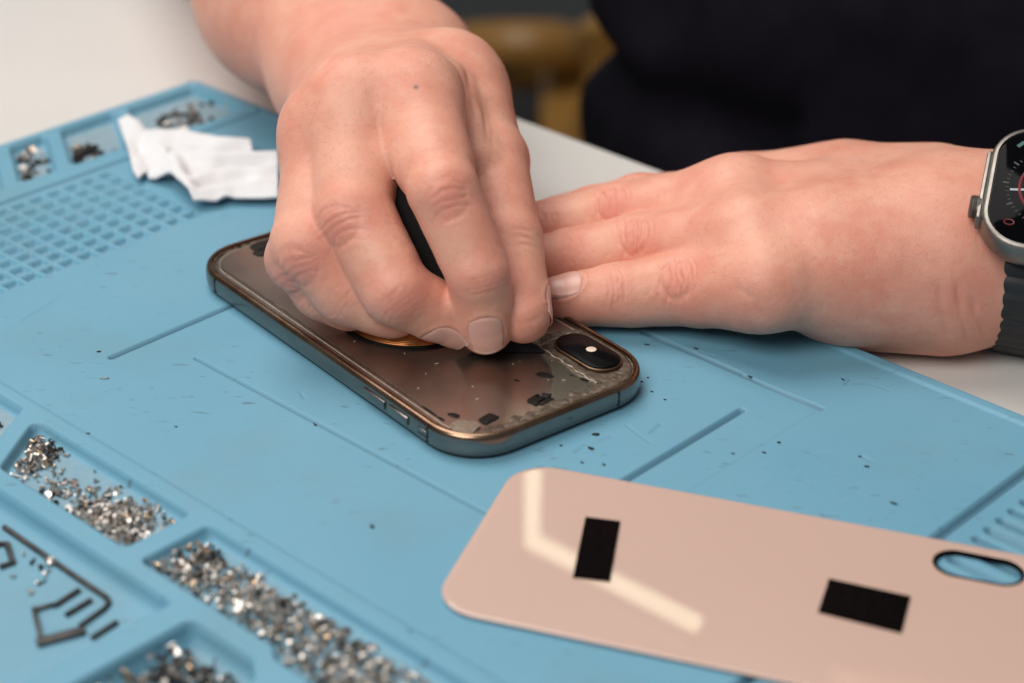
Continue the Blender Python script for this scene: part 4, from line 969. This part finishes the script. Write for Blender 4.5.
# ================================================================== CHAIR behind
def chair():
    c=thing('chair','blurred armchair with curved brown wooden arm behind the table','chair',(0,1700,-760))
    Bi=Vector((0,-1.7,.76))
    def wb(px,py,y):
        d=FW+RT*(px-512)/FOC-UP*(py-341.5)/FOC; return np.array([0,0,CH])+d*(y/d[1])
    def b(m,name,mat): o=m.build(name,M[mat],c); o.location=Bi; return o
    a=[wb(420,58,1700),wb(470,48,1660),wb(520,45,1640),wb(560,47,1650),wb(573,58,1700),wb(575,70,1800)]
    def smooth(a,n=6):
        a=np.array(a); out=[]
        for i in range(len(a)-1):
            p0=a[max(i-1,0)];p1=a[i];p2=a[i+1];p3=a[min(i+2,len(a)-1)]
            for k in range(n):
                t=k/n; out.append(.5*((2*p1)+(-p0+p2)*t+(2*p0-5*p1+4*p2-p3)*t*t+(-p0+3*p1-3*p2+p3)*t**3))
        out.append(a[-1]); return out
    b(MB().tube(smooth(a),22,14),'armrest','wood')
    b(MB().tube(smooth([wb(430,86,1720),wb(500,80,1680),wb(560,76,1720)]),12,12),'rail','wood')
    b(MB().tube([wb(560,70,1700),wb(560,72,1700)+[0,0,-420]],9,10),'leg','darkmetal')
    b(MB().tube([wb(430,70,1740),wb(430,70,1740)+[0,0,-420]],9,10),'leg','darkmetal')
    b(MB().box(wb(500,97,1800),(190,200,14),bev=5),'seat','darkmetal')
    for px in (440,570): b(MB().tube([wb(px,80,1960),wb(px,80,1960)+[0,0,-300]],9,10),'leg','darkmetal')
    k=thing('wooden_chair','blurred light wooden chair back post partly hidden behind the dark shirt','chair',(100,1500,-760)); Bk=Vector((-.1,-1.5,.76))
    for pts,nm,r in (([wb(597,22,1500),wb(606,60,1500),wb(600,100,1500),wb(588,140,1500)],'back_post',16),([wb(700,22,1500),wb(700,60,1500),wb(700,100,1500),wb(700,140,1500)],'back_post',16)):
        o=MB().tube(smooth(pts),r,12).build(nm,M['wood'],k); o.location=Bk
    o=MB().box((wb(597,100,1500)+wb(700,100,1500))/2+np.array([0,150,-60]),(170,300,22),bev=6).build('seat',M['wood'],k); o.location=Bk
chair()
# ================================================================== BENCH LAMP (its bent tube mirrors in the pink glass)
def lamp():
    Ln=thing('bench_lamp','bent white tube lamp mirrored as a pale line in the pink glass','lamp',(0,720,230))
    Bi=Vector((0,-.72,-.23)); pts=[]
    for px,py in ((533,470),(532,541),(697,624)):
        g=W(px,py,1.2); d=g-np.array([0,0,CH]); d=d/np.linalg.norm(d); r=np.array([d[0],d[1],-d[2]]); pts.append(g+r*((LZ-1.2)/r[2]))
    em=emit_mat('lamp_tube',(.97,.96,.66),LS)
    o=MB().tube(pts,3.9,12).build('light_tube',em,Ln); o.location=Bi
    h=MB().tube([p+np.array([0,0,9.]) for p in pts],5,8).build('housing',M['darkmetal'],Ln); h.location=Bi
    s=MB().tube([pts[1]+np.array([0,0,12.]),pts[1]+np.array([-30,60,200.]),pts[1]+np.array([-60,260,420.])],6,8).build('arm',M['darkmetal'],Ln); s.location=Bi
LZ=225.; LS=4.9
lamp()
# ================================================================== LIGHT
w=bpy.data.worlds.new('World'); sc.world=w; w.use_nodes=True; bg=w.node_tree.nodes['Background']; bg.inputs[0].default_value=(.86,.93,1.,1); bg.inputs[1].default_value=.16
def area(name,loc,target,size,power,col,sy=None):
    l=bpy.data.lights.new(name,'AREA'); l.shape='RECTANGLE'; l.size=size; l.size_y=sy or size; l.energy=power; l.color=col
    o=bpy.data.objects.new(name,l); COL.objects.link(o); o.location=loc; o.rotation_euler=(Vector(target)-Vector(loc)).to_track_quat('-Z','Y').to_euler(); return o
area('key_light',(-.42,1.0,1.3),(-.03,.5,.0),.9,15.5,(1.,.95,.89))
area('front_light',(-.55,-.35,1.15),(-.02,.5,.02),.8,16.,(1.,.95,.90))
sc.view_settings.view_transform='Standard'; sc.view_settings.look='None'; sc.view_settings.exposure=0; sc.view_settings.gamma=1
sc.render.engine='CYCLES'; sc.cycles.max_bounces=6; sc.cycles.use_denoising=True
print('done',time.time()-T0_)
